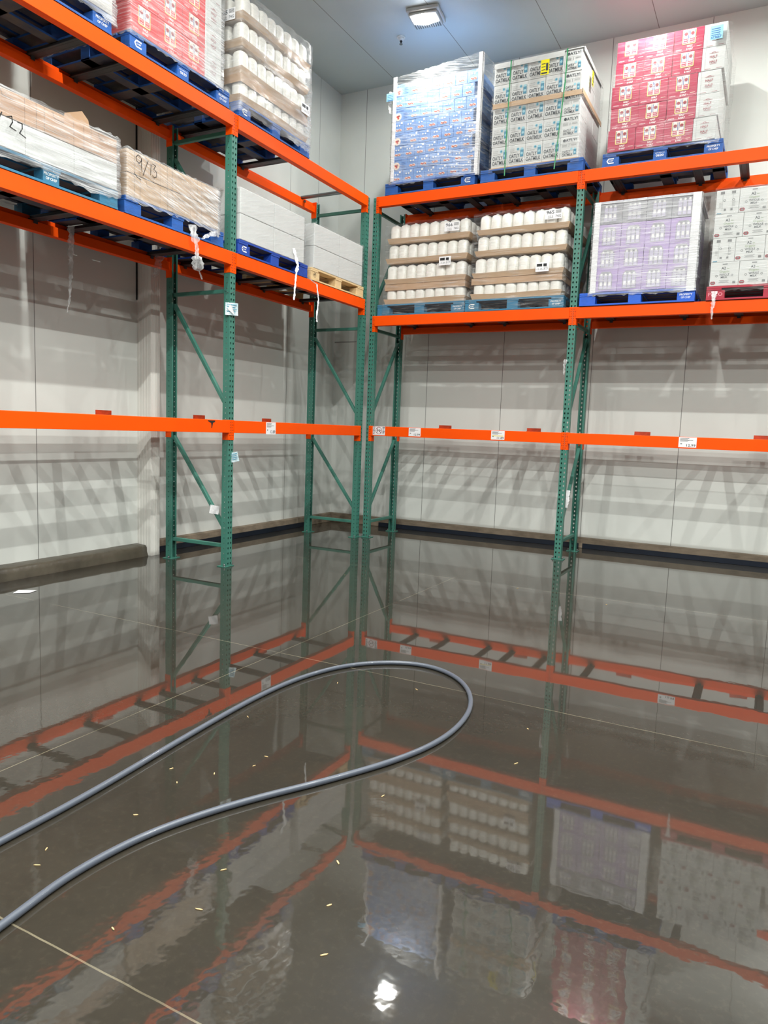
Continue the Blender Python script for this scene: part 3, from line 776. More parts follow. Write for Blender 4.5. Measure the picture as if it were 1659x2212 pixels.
def sticker(F, u, d, z, w_, h_, m_, lines, label, txt=None, face='front', tilt=0, bars=True, cat='label', group=None, ink_=None):
    bm = bmesh.new(); box(bm, -w_/2, w_/2, -.001, 0, 0, h_); o = obj('paper_label', bm, m_)
    p = Print(-.0016); ik = ink_ or ink
    if bars: p.rect(w_*.12, w_*.38, h_*.25, h_*.75, ik)
    for k in range(lines): p.rect(-w_*.4, w_*(.05 if bars else .3), h_*(.3+.6*k/lines), h_*(.3+.6*k/lines)+h_*.05, ik)
    if txt: p.text(txt, 0, h_*.06, w=w_*.8, h=h_*.2, m_=ik, bold=.02)
    else: p.rect(-w_*.4, w_*.3, h_*.06, h_*.16, ik)
    p.build(o)
    o.location = F.at(u, d, z); o.rotation_euler = (0, tilt, F.rz+(math.pi/2 if face == 'right' else 0))
    return tag(o, label, cat, group)
sticker(F, .575, -.022, .91, .092, .155, yellow, 3, 'yellow shipping label on the front of the green-strapped load')
sticker(F, 1.012, .35, .87, .08, .15, yellow, 3, 'yellow shipping label on the side of the green-strapped load', face='right')
wrap(F, -.018, 1.006, -.018, .95, -.06, 1.10, film_b, 'clear wrap around the green-strapped load')

# ---- sky blue small cartons ------------------------------------------------
F = PR(R3_+PH, 1.455, -1.15)
BW, BHt, BD = .148, .1415, .3
def blue_small():
    o = carton('carton', BW, BD, BHt, bluec); p = Print(-BD/2-.0004)
    for s in (-1, 1): p.disc(s*.017-.004, .094, .009, .009, ink_white)
    p.rect(.03, .052, .108, .13, ink_white); p.rect(-.04, .02, .082, .084, ink_navy)
    p.disc(-.018, .04, .023, .015, ink_skin); p.disc(.02, .04, .023, .015, ink_skin)
    for a, b in ((-.026,.042),(-.012,.036),(.014,.044),(.028,.037)): p.disc(a, b, .0085, .008, ink_rosy, n=7, lift=.0003)
    p.disc(0, .04, .007, .007, ink_red, n=7, lift=.0003)
    p.build(o); return o
def blue_wide():
    o = carton('carton', BW*1.33, BD, BHt, bluec); p = Print(-BD/2-.0004)
    p.disc(-.038, .052, .044, .044, ink_skin)
    for a, b, c in ((-.05,.055,ink_rosy),(-.03,.06,ink_red),(-.038,.036,ink_rosy)): p.disc(a, b, .014, .012, c, n=8, lift=.0003)
    p.text('egg whites', -.02, .112, w=.11, h=.016, m_=ink_navy, bold=.02)
    for k in range(4): p.rect(.03, .085-(k % 2)*.012, .03+k*.018, .034+k*.018, ink_navy)
    p.build(o); return o
bs, bw_ = Proto(blue_small(), 'carton'), Proto(blue_wide(), 'carton')
nr = 8
for r_ in range(nr):
    if r_ % 2 == 0: cols = [(0, BW, -.05)]+[(0, BW, 0)]*6; u = -.0
    else: cols = [(1, BW*1.33, 0)]+[(0, BW, 0)]*5+[(0, BW, 0)]; u = -.0
    cols = cols if r_ % 2 else [(0, BW, 0)]*7
    u = (1.1 - sum(c[1] for c in cols))/2 - (.03 if r_ % 2 == 0 else 0)
    u = max(0, min(u, .03))
    n = len(cols)
    for c, (pi, wd, _) in enumerate(cols):
        for k in range(3):
            if k and c not in (0, n-1): continue
            if u+wd > 1.125: continue
            lab = (f'small sky blue carton, {ORD[c]} from left, {layer_word(r_, nr)} layer, top right rack' if k == 0 else
                   f'small sky blue carton, {ORD[k]} behind {"left" if c == 0 else "right"} corner, {layer_word(r_, nr)} layer')
            if pi: lab = lab.replace('small', 'wide')
            (bs, bw_)[pi].put(F.at(u+wd/2, BD/2+k*BD+random.uniform(0, .002), .004+r_*BHt), F.rz, lab, 'sky blue cartons')
        u += wd
def corner_board(F, u, d, z0, z1, s, sd, label, w_=.05):
    bm = bmesh.new(); a, b = sorted((0, s*w_)); c, e = sorted((0, sd*w_))
    box(bm, a, b, 0 if sd > 0 else -.004, .004 if sd > 0 else 0, z0, z1); a2, b2 = sorted((0, s*.004)); box(bm, a2, b2, c, e, z0, z1)
    o = obj('corner_board', bm, paper, loc=F.at(u, d, 0), rz=F.rz); return tag(o, label, 'corner board', 'white corner boards')
corner_board(F, -.01, -.012, .02, 1.22, 1, 1, 'tall white corner board at the left edge of the sky blue load')
corner_board(F, 1.128, -.012, -.03, 1.30, -1, 1, 'tall white corner board at the right edge of the sky blue load')
wrap(F, -.016, 1.134, -.022, .93, -.03, 1.2, film_mat('stretch_film_glossy', .10, .8, scale=(1.1, 1.1, 20), tilt=-.12, lo=.45, hi=.7, rough=.2, bump=.6), 'shiny clear wrap around the sky blue carton load', amp=.007, slope=.1)
sticker(F, -.03, -.03, .95, .11, .09, sky_lbl, 3, 'pale blue shipping label hanging at the left of the sky blue load', ink_=ink_navy, bars=False)

# ---- crimson half and half --------------------------------------------------
HW, HH, HD = .277, .2165, .3
def crim_carton(m_, D=HD):
    o = carton('carton', HW, D, HH, m_, bevel=.003); p = Print(-D/2-.0004); y0 = .07
    p.rect(-.062, .062, y0, .208, ink_skin); p.rect(-.062, -.056, y0, .2, ink_yel, .0003); p.rect(.056, .062, y0, .2, ink_yel, .0003); p.rect(-.062, .062, y0, y0+.006, ink_yel, .0003)
    for s in (-1, 1):
        cx = s*.03
        p.rect(cx-.026, cx-.02, y0+.05, .2, ink_navy, .0004); p.rect(cx+.02, cx+.026, y0+.05, .2, ink_navy, .0004)
        p.disc(cx, .168, .017, .016, ink_red, lift=.0005); p.disc(cx, .2, .011, .008, ink_white, lift=.0006); p.rect(cx-.02, cx+.02, .135, .146, ink_white, .0006)
        p.rect(cx-.022, cx+.022, y0+.01, y0+.052, m_, .0006); p.text('HALF', cx, y0+.034, w=.034, h=.012, m_=ink_white, lift=.0009); p.text('HALF', cx, y0+.014, w=.034, h=.012, m_=ink_white, lift=.0009)
        p.rect(cx-.013, cx+.013, .15, .153, ink_navy, .0007)
    p.text('HALF', .01, .043, w=.05, h=.018, m_=ink_white, bold=.02); p.text('& HALF', .01, .016, w=.06, h=.018, m_=ink_white, bold=.02)
    p.text('HORIZON', -.09, .02, w=.055, h=.012, m_=ink_white); p.rect(.075, .12, .035, .039, ink_skin)
    p.rect(-HW/2+.001, -HW/2+.003, .0, HH, ink_red)
    p.build(o); return o
def half_end(w_=.21, D=HD):
    o = carton('carton', w_, D, HH, wcard, bevel=.004); p = Print(-D/2-.0004)
    p.stroke([(-.018,.158),(-.006,.166),(.008,.166),(.02,.158)], .004, ink_red); p.text('HORIZON', .0, .15, w=.08, h=.012, m_=ink_red)
    p.text('HALF', 0, .112, w=.068, h=.024, m_=ink_red, bold=.015); p.text('&', 0, .098, h=.01, m_=ink_red); p.text('HALF', 0, .066, w=.068, h=.024, m_=ink_red, bold=.015)
    p.rect(-.03, .03, .056, .059, ink_red); p.rect(-.075, -.02, .012, .015, ink_red); p.rect(.03, .08, .012, .015, ink_red); p.rect(-w_/2+.03, -w_/2+.0315, 0, HH, ink_gray)
    p.build(o); return o
cc, ce = Proto(crim_carton(crim), 'carton'), Proto(half_end(), 'carton')
F = PR(R3_+PH, 4.03, -1.155)
stack(F, [cc, ce], [(0, HW)]*3+[(1, .21)], 5, 3, .008, HH, HD, ('half and half carton', 'crimson load'), 'crimson and white cartons', lean=.008, rowoff=[0, .004, -.006, .01, .004])
wrap(F, -.012, 1.085, -.014, .93, -.04, 1.07, film_a, 'clear streaked wrap around the crimson carton load', lean=.03)
sticker(F, .98, -.02, .93, .115, .125, sky_lbl, 4, 'pale blue label reading 673667 on the crimson load', txt='673667', bars=False, ink_=ink_navy)

rc, re_ = Proto(crim_carton(redc), 'carton'), Proto(half_end(.21), 'carton')
F = PL(L3+PH, -5.03)
stack(F, [rc, re_], [(0, HW)]*3+[(1, .21)], 5, 3, .004, HH, HD, ('half and half carton', 'coral red load'), 'coral red and white cartons', lean=.0, u0=.01)
wrap(F, -.006, 1.075, -.014, .93, -.03, 1.07, film_d, 'streaky wrap around the coral red carton load')

# ---- jug stacks ----------------------------------------------------------------
def make_jug(sz=.0655, H=.222):
    r = empty('milk_jug'); bm = bmesh.new(); prof = [(.0,.86,.6),(.008,.97,.6),(.02,1,.35),(.17,1,.35),(.188,.965,.45),(.202,.87,.55),(.211,.7,.7),(.216,.45,1),(.217,.28,1)]
    n = 20; rows = []
    for z, s, rd in prof:
        row = []
        for i in range(n):
            a = 2*math.pi*(i+.5)/n; c, s_ = math.cos(a), math.sin(a); e = .45+.55*rd
            x = math.copysign(abs(c)**e, c); y = math.copysign(abs(s_)**e, s_)
            row.append(bm.verts.new((x*sz*s, y*sz*s, z*H/.222)))
        rows.append(row)
    for a, b in zip(rows, rows[1:]):
        for i in range(n): bm.faces.new((a[i], a[(i+1)%n], b[(i+1)%n], b[i])).smooth = True
    bm.faces.new(rows[0][::-1]); bm.faces.new(rows[-1])
    obj('body', bm, jugm, r)
    bm = bmesh.new(); cyl(bm, (0,0,.215*H/.222), (0,0,.226*H/.222), .018, 14); obj('cap', bm, capm, r)
    return r
jp = Proto(make_jug(), 'jug')
def tray_mesh(W, D, h, flare, wav=.0, top=False):
    bm = bmesh.new(); hw = W/2
    nx = 24
    per = []
    for i in range(nx): per.append((-hw+W*i/nx, 0))
    for i in range(12): per.append((hw, D*i/12))
    for i in range(nx): per.append((hw-W*i/nx, D))
    for i in range(12): per.append((-hw, D-D*i/12))
    N = len(per); ph = random.uniform(0, 6)
    lo, hi = [], []
    for i, (x, y) in enumerate(per):
        ox = (x/hw)*flare if abs(x) > hw-.001 else 0; oy = -flare if y < .001 else flare if y > D-.001 else 0
        fx, fy = (ox, oy)
        wv = wav*math.sin(x*6+ph) if i < nx else 0
        lo.append(bm.verts.new((x*(.985), y*.99+.004, max(0.0, wv*.3)))); hi.append(bm.verts.new((x+fx, y+fy, h+wv)))
    for i in range(N): bm.faces.new((lo[i], lo[(i+1)%N], hi[(i+1)%N], hi[i]))
    bm.faces.new(lo[::-1])
    return bm
def jug_stack(F, W, tagtxt, layers=4, offs=None, nj=8, dbl=True):
    ju = (W-.02)/nj; D = .93; nd = 6; g = 'white jugs in cardboard trays'
    zb = [0.004, .245, .49, .727]
    offs = offs or [0]*4
    for l in range(layers):
        z = zb[l]; off = offs[l]
        bm = tray_mesh(W, D, .056, .012, wav=.006 if l == 0 else .004)
        o = obj('cardboard_tray', bm, card, loc=F.at(W/2+off, 0, z), rz=F.rz, solid=.004)
        tag(o, f'brown cardboard tray of jugs, {layer_word(l, layers)} layer, {tagtxt}', 'cardboard tray', 'cardboard trays under the jugs')
        for c in range(nj):
            for k in range(nd):
                if k and 0 < c < nj-1: continue
                u = off+.01+ju*(c+.5); d = .004+.066+k*((D-.16)/(nd-1))
                lab = (f'white jug, {ORD[c]} from left in front row, {layer_word(l, layers)} layer, {tagtxt}' if k == 0 else
                       f'white jug, {ORD[k]} behind the {"left" if c == 0 else "right"} front jug, {layer_word(l, layers)} layer, {tagtxt}')
                jp.put(F.at(u+random.uniform(-.001,.001), d+random.uniform(-.003,.003), z+.005), F.rz+random.choice((0, math.pi/2, math.pi))+random.uniform(-.05,.05), lab, g)
    # inverted tray over the bottom layer
    bm = bmesh.new(); hw = W/2
    box(bm, -hw-.004, hw+.004, -.004, 0, 0, .072); box(bm, -hw-.004, -hw, 0, D, 0, .072); box(bm, hw, hw+.004, 0, D, 0, .072); box(bm, -hw, hw, D, D+.004, 0, .072); box(bm, -hw, hw, 0, D, .069, .072)
    o = obj('cardboard_tray', bm, card_dk, loc=F.at(W/2+offs[0], -.004, .165), rz=F.rz, bevel=.002)
    tag(o, f'brown upside-down cardboard tray over the bottom layer, {tagtxt}', 'cardboard tray', 'cardboard trays under the jugs')
F966 = PR(R2_+PH, 1.40, -1.135)
jug_stack(F966, 1.06, 'stack marked 966', offs=[.02, .02, .03, .045])
wrap(F966, .0, 1.10, -.03, .97, -.12, .96, film_b, 'clear wrap around the jug stack marked 966', taper=.02)
F965 = PR(R2_+PH, 2.575, -1.15)
jug_stack(F965, 1.055, 'right-wall stack marked 965', offs=[.0, .01, .03, .045])
wrap(F965, -.02, 1.10, -.03, .97, -.12, .965, film_b, 'clear wrap around the right-wall jug stack marked 965', taper=.02)
FL965 = PL(L3+PH, -3.715)
jug_stack(FL965, 1.09, 'top left-rack stack', offs=[.0, .01, .01, .02])
wrap(FL965, -.02, 1.13, -.034, .97, -.1, .965, film_mat('stretch_film_draped', .2, .6, scale=(1.5, 1.5, 8), lo=.4, hi=.7, bump=.3), 'cloudy wrap around the jug stack at the top of the left rack', taper=.01)
def numcard(F, u, d, z, num, label, kind=0, face='front'):
    w_, h_ = (.19, .1) if kind == 0 else (.15, .1)
    bm = bmesh.new(); box(bm, -w_/2, w_/2, -.001, 0, 0, h_); o = obj('paper_label', bm, paper); p = Print(-.0016)
    if kind == 0:
        p.text(num, -.035, .055, w=.085, h=.036, m_=ink, bold=.01)
        for k in range(4): p.rect(.025, .085, .06+k*.009, .065+k*.009, ink_gray)
        p.text('1/2 0', -.03, .02, w=.05, h=.018, m_=ink); p.rect(-.06, .0, .01, .014, ink_gray); p.text('7402', .055, .015, w=.06, h=.026, m_=ink)
    else:
        p.rect(-.062, -.002, .055, .085, ink_black); p.rect(.012, .05, .055, .085, ink_black); p.text('-1-0-3-7', 0, .018, w=.13, h=.02, m_=ink)
        for k in range(2): p.rect(.02, .06, .042+k*.005, .044+k*.005, ink_gray)
    p.build(o); o.location = F.at(u, d, z); o.rotation_euler = (0, 0, F.rz+(math.pi/2 if face == 'right' else -math.pi/2 if face == 'left' else 0))
    return tag(o, label, 'label', 'white paper labels on the jug stacks')
numcard(F966, .90, -.04, .80, '966', 'white label reading 966 on the front of the jug stack')
numcard(F966, .83, -.042, .335+.08, '', 'white label with two black bars on the 966 jug stack', 1)
numcard(F966, 1.125, .30, .73, '966', 'white label on the right side of the 966 jug stack', 0, 'right')
numcard(F965, .93, -.04, .815, '965', 'white label reading 965 on the right-wall jug stack')
numcard(F965, .84, -.042, .26, '', 'white label with two black bars on the right-wall 965 stack', 1)
numcard(FL965, -.03, .14, .70, '965', 'white label reading 965 on the near end of the left-rack jugs', 0, 'left')
numcard(FL965, 1.0, -.044, .25, '', 'white label with two black bars on the left-rack jug stack', 1)

# ---- lilac cartons ---------------------------------------------------------------
LH, LW, LD = .235, .245, .3
def lil(grey=False):
    o = carton('carton', LW, LD, LH, lilac if not grey else greyc, bevel=.004); p = Print(-LD/2-.0004)
    p.poly([(-.07,.02),(.07,.02),(.07,.17),(.045,.205),(-.045,.205),(-.07,.17)], greyc)
    for k in range(3):
        cx = -.045+k*.045; p.rect(cx-.017, cx+.017, .025, .165, mat('lavender_bottle_print', (196,190,212), .5), .0004); p.disc(cx, .175, .012, .012, ink_white, lift=.0005)
        p.rect(cx-.012, cx+.012, .06, .1, ink_white, .0008)
    p.build(o); return o
l1, l2 = Proto(lil(), 'carton'), Proto(lil(True), 'carton')
F = PR(R2_+PH, 3.955, -1.17)
stack(F, [l1], [(0, LW)]*4, 3, 3, .01, LH-.005, LD, ('lilac bottle carton', 'corner-boarded load'), 'lilac and grey bottle cartons', u0=.03, lean=.003)
stack(Frame(F.o[0], F.o[1], F.o[2]+.71, 0), [l2], [(0, LW)]*4, 1, 3, .0, LH-.03, LD, ('grey bottle carton', 'top of corner-boarded load'), 'lilac and grey bottle cartons', u0=.035)
bm = bmesh.new(); box(bm, -.005, 1.045, -.012, .92, .915, .92); tag(obj('top_sheet', bm, paper, loc=F.at(0,0,0)), 'white sheet on top of the lilac carton load', 'cardboard cap')
corner_board(F, -.008, -.016, -.005, .935, 1, 1, 'white corner board at the left edge of the lilac load', .065)
corner_board(F, 1.05, -.016, -.03, .935, -1, 1, 'white corner board at the right edge of the lilac load', .085)
wrap(F, -.02, 1.06, -.024, .94, -.04, .93, film_d, 'cloudy white wrap around the lilac carton load', amp=.004)

# ---- white whole milk cartons ------------------------------------------------------
MW, MH, MD = .262, .2315, .32
def milk():
    o = carton('carton', MW, MD, MH, wcard, bevel=.004); p = Print(-MD/2-.0004)
    p.rect(-.022, .022, .205, .214, ink_gray); p.text('A2', -.01, .158, w=.04, h=.026, m_=ink, bold=.015); p.text('the', .03, .16, h=.012, m_=ink_green)
    p.text('Organic', 0, .128, w=.09, h=.022, m_=ink_green); p.text('WHOLE', 0, .099, w=.09, h=.02, m_=ink, bold=.01); p.text('MILK', 0, .073, w=.06, h=.02, m_=ink, bold=.01)
    p.ring(-.07, .098, .011, .004, ink_gray); p.ring(.07, .1, .01, .003, ink)
    p.poly([(-.125,.03),(-.115,.045),(-.085,.045),(-.075,.03),(-.085,.015),(-.115,.015)], ink_red); p.rect(-.112, -.088, .024, .036, ink_gray, .0004)
    p.rect(-.045, .045, .05, .053, ink_gray); p.rect(-.045, .045, .03, .034, ink_gray); p.rect(-.035, .035, .04, .043, ink_gray); p.rect(.078, .105, .02, .042, ink_gray)
    p.build(o); return o
def milk_side():
    o = carton('carton', MW*.8, MD, MH, wcard, bevel=.004); p = Print(-MD/2-.0004)
    for s in (-1, 1):
        p.rect(s*.05-.018, s*.05+.018, .19, .215, ink_gray); p.ring(s*.04+.012, .13, .011, .003, ink); p.rect(s*.045-.001, s*.045+.001, .03, .18, ink_gray)
        p.rect(s*.03, s*.03+.02, .03, .05, ink_gray)
        for k in range(4): p.rect(s*.06-.015, s*.06+.008, .07+k*.012, .073+k*.012, ink_gray)
    p.rect(-.09, -.05, .004, .012, ink_teal)
    p.build(o); return o
mk, ms_ = Proto(milk(), 'carton'), Proto(milk_side(), 'carton')
F = PR(R2_+PH, 5.135, -1.17)
for r_ in range(4):
    cols = [(mk, MW)]*4 if r_ % 2 == 0 else [(ms_, MW*.8)]+[(mk, MW)]*3
    u = .0
    for c, (pr, wd) in enumerate(cols):
        for k in range(3):
            if k and 0 < c < 3: continue
            lab = (f'white whole milk carton, {ORD[c]} from left, {layer_word(r_, 4)} layer, red pallet' if k == 0 else
                   f'white whole milk carton, {ORD[k]} behind the {"left" if c == 0 else "right"} front corner, {layer_word(r_, 4)} layer, red pallet')
            pr.put(F.at(u+wd/2, MD/2+k*MD, .004+r_*MH), F.rz, lab, 'white whole milk cartons')
        u += wd
wrap(F, -.012, 1.075, -.014, .98, -.05, .94, film_a, 'clear wrap around the white whole milk cartons', amp=.004)

# ---- left rack, brown cartons ---------------------------------------------------
def brown(W, D, H, m_, handle=True, seamx=None):
    o = carton('carton', W, D, H, m_, bevel=.004); p = Print(-D/2-.0004)
    for x in ([-.28*W, -.12*W] if seamx is None else seamx): p.rect(x-.0012, x+.0012, 0, H, seam_dark)
    if handle:
        p.stroke([(.02, H-.012), (.03, H-.045), (.045, H-.05), (.11, H-.05)], .003, seam_dark)
    p.rect(-W/2, W/2, 0, .003, seam_dark)
    p.build(o, 'carton_seams'); return o
F = PL(L2+PH, -5.075)
b1 = Proto(brown(.355, .31, .175, card), 'carton')
for r_ in range(2):
    for c in range(3):
        for k in range(3):
            if k and 0 < c < 2: continue
            lab = (f'brown carton, {ORD[c]} from left, {layer_word(r_, 2)} layer, load marked 9/13' if k == 0 else f'brown carton, {ORD[k]} behind the {"left" if c == 0 else "right"} corner, {layer_word(r_, 2)} layer, load marked 9/13')
            b1.put(F.at(.01+.355*(c+.5), .155+k*.31, .002+r_*.176), F.rz, lab, 'brown cartons')
# handwritten date on the front (ink on a thin film strip follows the carton faces)
def marker(F, y, strokes, label, w_=.006):
    p = Print(y)
    for s in strokes: p.stroke(s, w_, ink_black)
    me = bpy.data.meshes.new('handwriting'); p.bm.to_mesh(me); p.bm.free(); me.materials.append(ink_black)
    o = bpy.data.objects.new('handwriting', me); COL.objects.link(o); o.location = F.at(0,0,0); o.rotation_euler = (0,0,F.rz)
    return o
nine = [(.125,.315),(.10,.325),(.08,.305),(.085,.275),(.11,.265),(.13,.285),(.135,.31),(.135,.24),(.14,.21)]
slash = [(.205,.315),(.15,.185)]
one = [(.235,.30),(.232,.215)]
three = [(.25,.305),(.285,.30),(.265,.27),(.295,.255),(.295,.22),(.27,.205),(.25,.215)]
hw1 = marker(F, -.011, [nine, slash, one, three, [(.06,.18),(.085,.155),(.13,.145)]], '')
wr = wrap(F, .0, 1.085, -.018, .95, -.03, .355, film_mat('stretch_film_brown_load', .2, .9, scale=(1.2,1.2,24), tilt=-.22, lo=.42, hi=.64), 'streaky clear wrap around the brown cartons marked 9/13', amp=.004, sag=.01)
hw1.parent = wr; hw1.location = (0, 0, 0); hw1.rotation_euler = (0, 0, 0); hw1.location.y = -.016

F = PL(L2+PH, -6.33)
b2 = Proto(brown(.39, .31, .175, mat('brown_cardboard_plain', (188, 150, 118), .75, var=.35, vscale=5, bump=.06, col2=(160, 122, 92))), 'carton')
b3 = Proto(brown(.39, .31, .195, wcard, handle=False, seamx=[]), 'carton')
for r_, pr, zz in ((0, b3, .002), (1, b2, .198)):
    for c in range(3):
        for k in range(3):
            if k and 0 < c < 2: continue
            cn = 'white' if r_ == 0 else 'brown'
            lab = (f'{cn} carton, {ORD[c]} from left, {layer_word(r_, 2)} layer, load with handwritten 22' if k == 0 else f'{cn} carton, {ORD[k]} behind {"left" if c == 0 else "right"} corner, {layer_word(r_, 2)} layer, handwritten 22 load')
            pr.put(F.at(.0+.39*(c+.5), .155+k*.31, zz), F.rz, lab, 'brown and white cartons')
bm = bmesh.new()
v = [bm.verts.new(p_) for p_ in ((0,0,0),(.27,0,0),(.25,.02,.16),(.2,.03,.21),(.03,.01,.13))]; bm.faces.new(v)
tag(obj('cardboard_flap', bm, card_dk, loc=F.at(.84, .2, .36), rz=F.rz, solid=.004), 'loose brown cardboard flap sticking up behind the handwritten 22 load', 'cardboard flap')
wr = wrap(F, -.01, 1.185, -.02, .95, -.07, .385, film_d, 'white streaky wrap around the load with handwritten 22', amp=.006, sag=.012)
zz = .0
tt = [[(.055,.30),(.035,.20)], [(.20,.285),(.16,.2),(.13,.15)], [(.235,.27),(.27,.285),(.275,.25),(.255,.215),(.30,.205)], [(.31,.265),(.345,.265),(.345,.235),(.325,.20),(.37,.185)]]
tt = [[(a+.0, b-.085) for a, b in s] for s in tt]
h2 = marker(F, -.013, tt, '', .008); h2.parent = wr; h2.location = (0, -.018, 0); h2.rotation_euler = (0,0,0)
# ---- white cartons, left rack
def wbig(W, H):
    o = carton('carton', W, .46, H, wcard, bevel=.006); return o
F = PL(L2+PH, -3.695)
wb = Proto(wbig(.535, .2375), 'carton')
for r_ in range(2):
    for c in range(2):
        for k in range(2):
            lab = f'large white carton, {"near" if c == 0 else "far"} column, {layer_word(r_, 2)} layer, {"front" if k == 0 else "rear"} row, on deep blue pallet'
            wb.put(F.at(.005+.5385*(c+.5), .23+k*.462, .002+r_*.239), F.rz, lab, 'large white cartons')
wrap(F, -.006, 1.09, -.012, .95, .0, .485, film_c, 'slanting wrap around the white cartons on the deep blue pallet', amp=.003)
F = PL(L2+PH, -2.43)
for r_ in range(2):
    for c in range(2):
        for k in range(2):
            lab = f'large white carton, {"near" if c == 0 else "far"} column, {layer_word(r_, 2)} layer, {"front" if k == 0 else "rear"} row, on bare wood pallet'
            wb.put(F.at(.005+.5385*(c+.5), .23+k*.462, .002+r_*.239), F.rz, lab, 'large white cartons')
wrap(F, -.006, 1.09, -.012, .95, .0, .485, film_c, 'slanting wrap around the white cartons on the bare wood pallet', amp=.003)
# ---- grey wrapped load at the very top left
F = PL(L3+PH, -6.35)
gb = Proto((lambda: carton('carton', .38, .31, .21, mat('pale_grey_carton', (196,192,186), .6, var=.2)))(), 'carton')
for r_ in range(4):
    for c in range(3):
        for k in range(3):
            if k and 0 < c < 2: continue
            lab = (f'pale grey carton, {ORD[c]} from left, {layer_word(r_, 4)} layer, top left load' if k == 0 else f'pale grey carton, {ORD[k]} behind {"left" if c == 0 else "right"} corner, {layer_word(r_, 4)} layer, top left load')
            gb.put(F.at(.01+.382*(c+.5), .155+k*.31, .002+r_*.211), F.rz, lab, 'pale grey cartons')
wrap(F, .0, 1.17, -.02, .95, -.06, .87, film_d, 'loose grey wrap around the load at the very top left', amp=.012, sag=.02)

# ================================================================== LOOSE FILM, TAGS, HOSE, DEBRIS
def ribbon(name, pts, w_, m_, label, cat='loose wrap', crinkle=.012, group='loose ends of wrap'):
    bm = bmesh.new(); P = [Vector(p) for p in pts]; seg = []
    for a, b in zip(P, P[1:]):
        n = max(3, int((b-a).length/.012))
        for i in range(n): seg.append(a.lerp(b, i/n))
    seg.append(P[-1]); rows = []; view = (Vector(CAM)-P[0]).normalized(); N = len(seg)
    for i, p in enumerate(seg):
        t = (seg[min(i+1, N-1)]-seg[max(i-1, 0)]).normalized(); s = t.cross(view).normalized(); s.z *= .4
        ww = (w_(i/N) if callable(w_) else w_)*(1+.16*math.sin(i*.8)+.1*math.sin(i*2.1))
        row = [bm.verts.new(p+s*ww*(j/3-.5)+view*0+Vector((random.uniform(-1,1), random.uniform(-1,1), 0))*crinkle*min(1, ww/.03)*.5) for j in range(4)]
        rows.append(row)
    for a, b in zip(rows, rows[1:]):
        for j in range(3): bm.faces.new((a[j], a[j+1], b[j+1], b[j])).smooth = True
    return tag(obj(name, bm, m_), label, cat, group)
FX = FRT+.03
def LXZ(px_y, z): return (FX, px_y, z)
ribbon('loose_film', [(FX, -4.37, 3.10), (FX+.03, -4.37, 3.0), (FX+.03, -4.34, 2.9), (FX+.03, -4.34, 2.82), (FX+.03, -4.32, 2.74), (FX+.02, -4.26, 2.66)], lambda t: .06 if t < .3 else .035 if t < .55 else .09 if t < .8 else .015, film_tail, 'torn wrap tail hanging over the middle left beam from the 9/13 pallet')
ribbon('loose_film', [(FX, -4.02, 3.11), (FX+.02, -4.1, 3.09), (FX+.03, -4.2, 3.05), (FX+.03, -4.28, 3.0)], lambda t: .13-.11*t, film_tail, 'bunched wrap scrap at the post end of the 9/13 pallet')
ribbon('loose_film', [(FX-.02, -2.83, 3.26), (FX+.02, -2.8, 3.1), (FX+.03, -2.84, 2.98), (FX+.03, -2.86, 2.82), (FX+.03, -2.87, 2.72)], lambda t: .028 if t < .45 else .016, paper, 'long white strip hanging over the beam from the deep blue pallet')
ribbon('loose_film', [(FX-.01, -2.55, 3.01), (FX+.03, -2.44, 2.96), (FX+.03, -2.4, 2.8), (FX+.03, -2.43, 2.62), (FX+.03, -2.42, 2.56)], .014, paper, 'thin white strip hanging over the beam beside the bare wood pallet')
ribbon('loose_film', [(.55, -5.05, 2.98), (.52, -5.03, 2.8), (.5, -5.02, 2.62), (.5, -5.03, 2.42), (.5, -5.06, 2.28)], lambda t: .05-.042*t, film_mat('dusty_film', .5, .9, scale=(10,10,3)), 'long thin dirty strand hanging under the middle left level')
ribbon('loose_film', [(.52, -4.02, 2.98), (.5, -4.04, 2.86), (.5, -4.08, 2.76)], lambda t: .08-.03*t, film_mat('dusty_film_wide', .35, .8, scale=(12,12,3)), 'short dusty wrap scrap hanging beside the rear post')
ribbon('loose_film', [(5.19, -1.2, 2.9), (5.195, -1.235, 2.8), (5.185, -1.235, 2.7), (5.19, -1.235, 2.62)], lambda t: .05-.04*t, film_tail, 'pinkish wrap tail hanging over the beam from the red pallet')
ribbon('loose_film', [(3.735, -1.165, 2.25), (3.722, -1.165, 2.18), (3.725, -1.165, 2.08)], lambda t: .035-.025*t, film_tail, 'small white wrap scrap caught on the middle right post')
ribbon('loose_film', [(3.79, -.87, .78), (3.79, -.92, .68), (3.79, -.955, .58)], .045, paper, 'white paper wrapped on the lowest diagonal brace, right rack', cat='paper scrap')
ribbon('loose_film', [(1.43, -1.16, 5.45), (1.40, -1.16, 5.32), (1.42, -1.16, 5.2)], lambda t: .06-.04*t, film_tail, 'knotted wrap tail at the top left of the sky blue load')

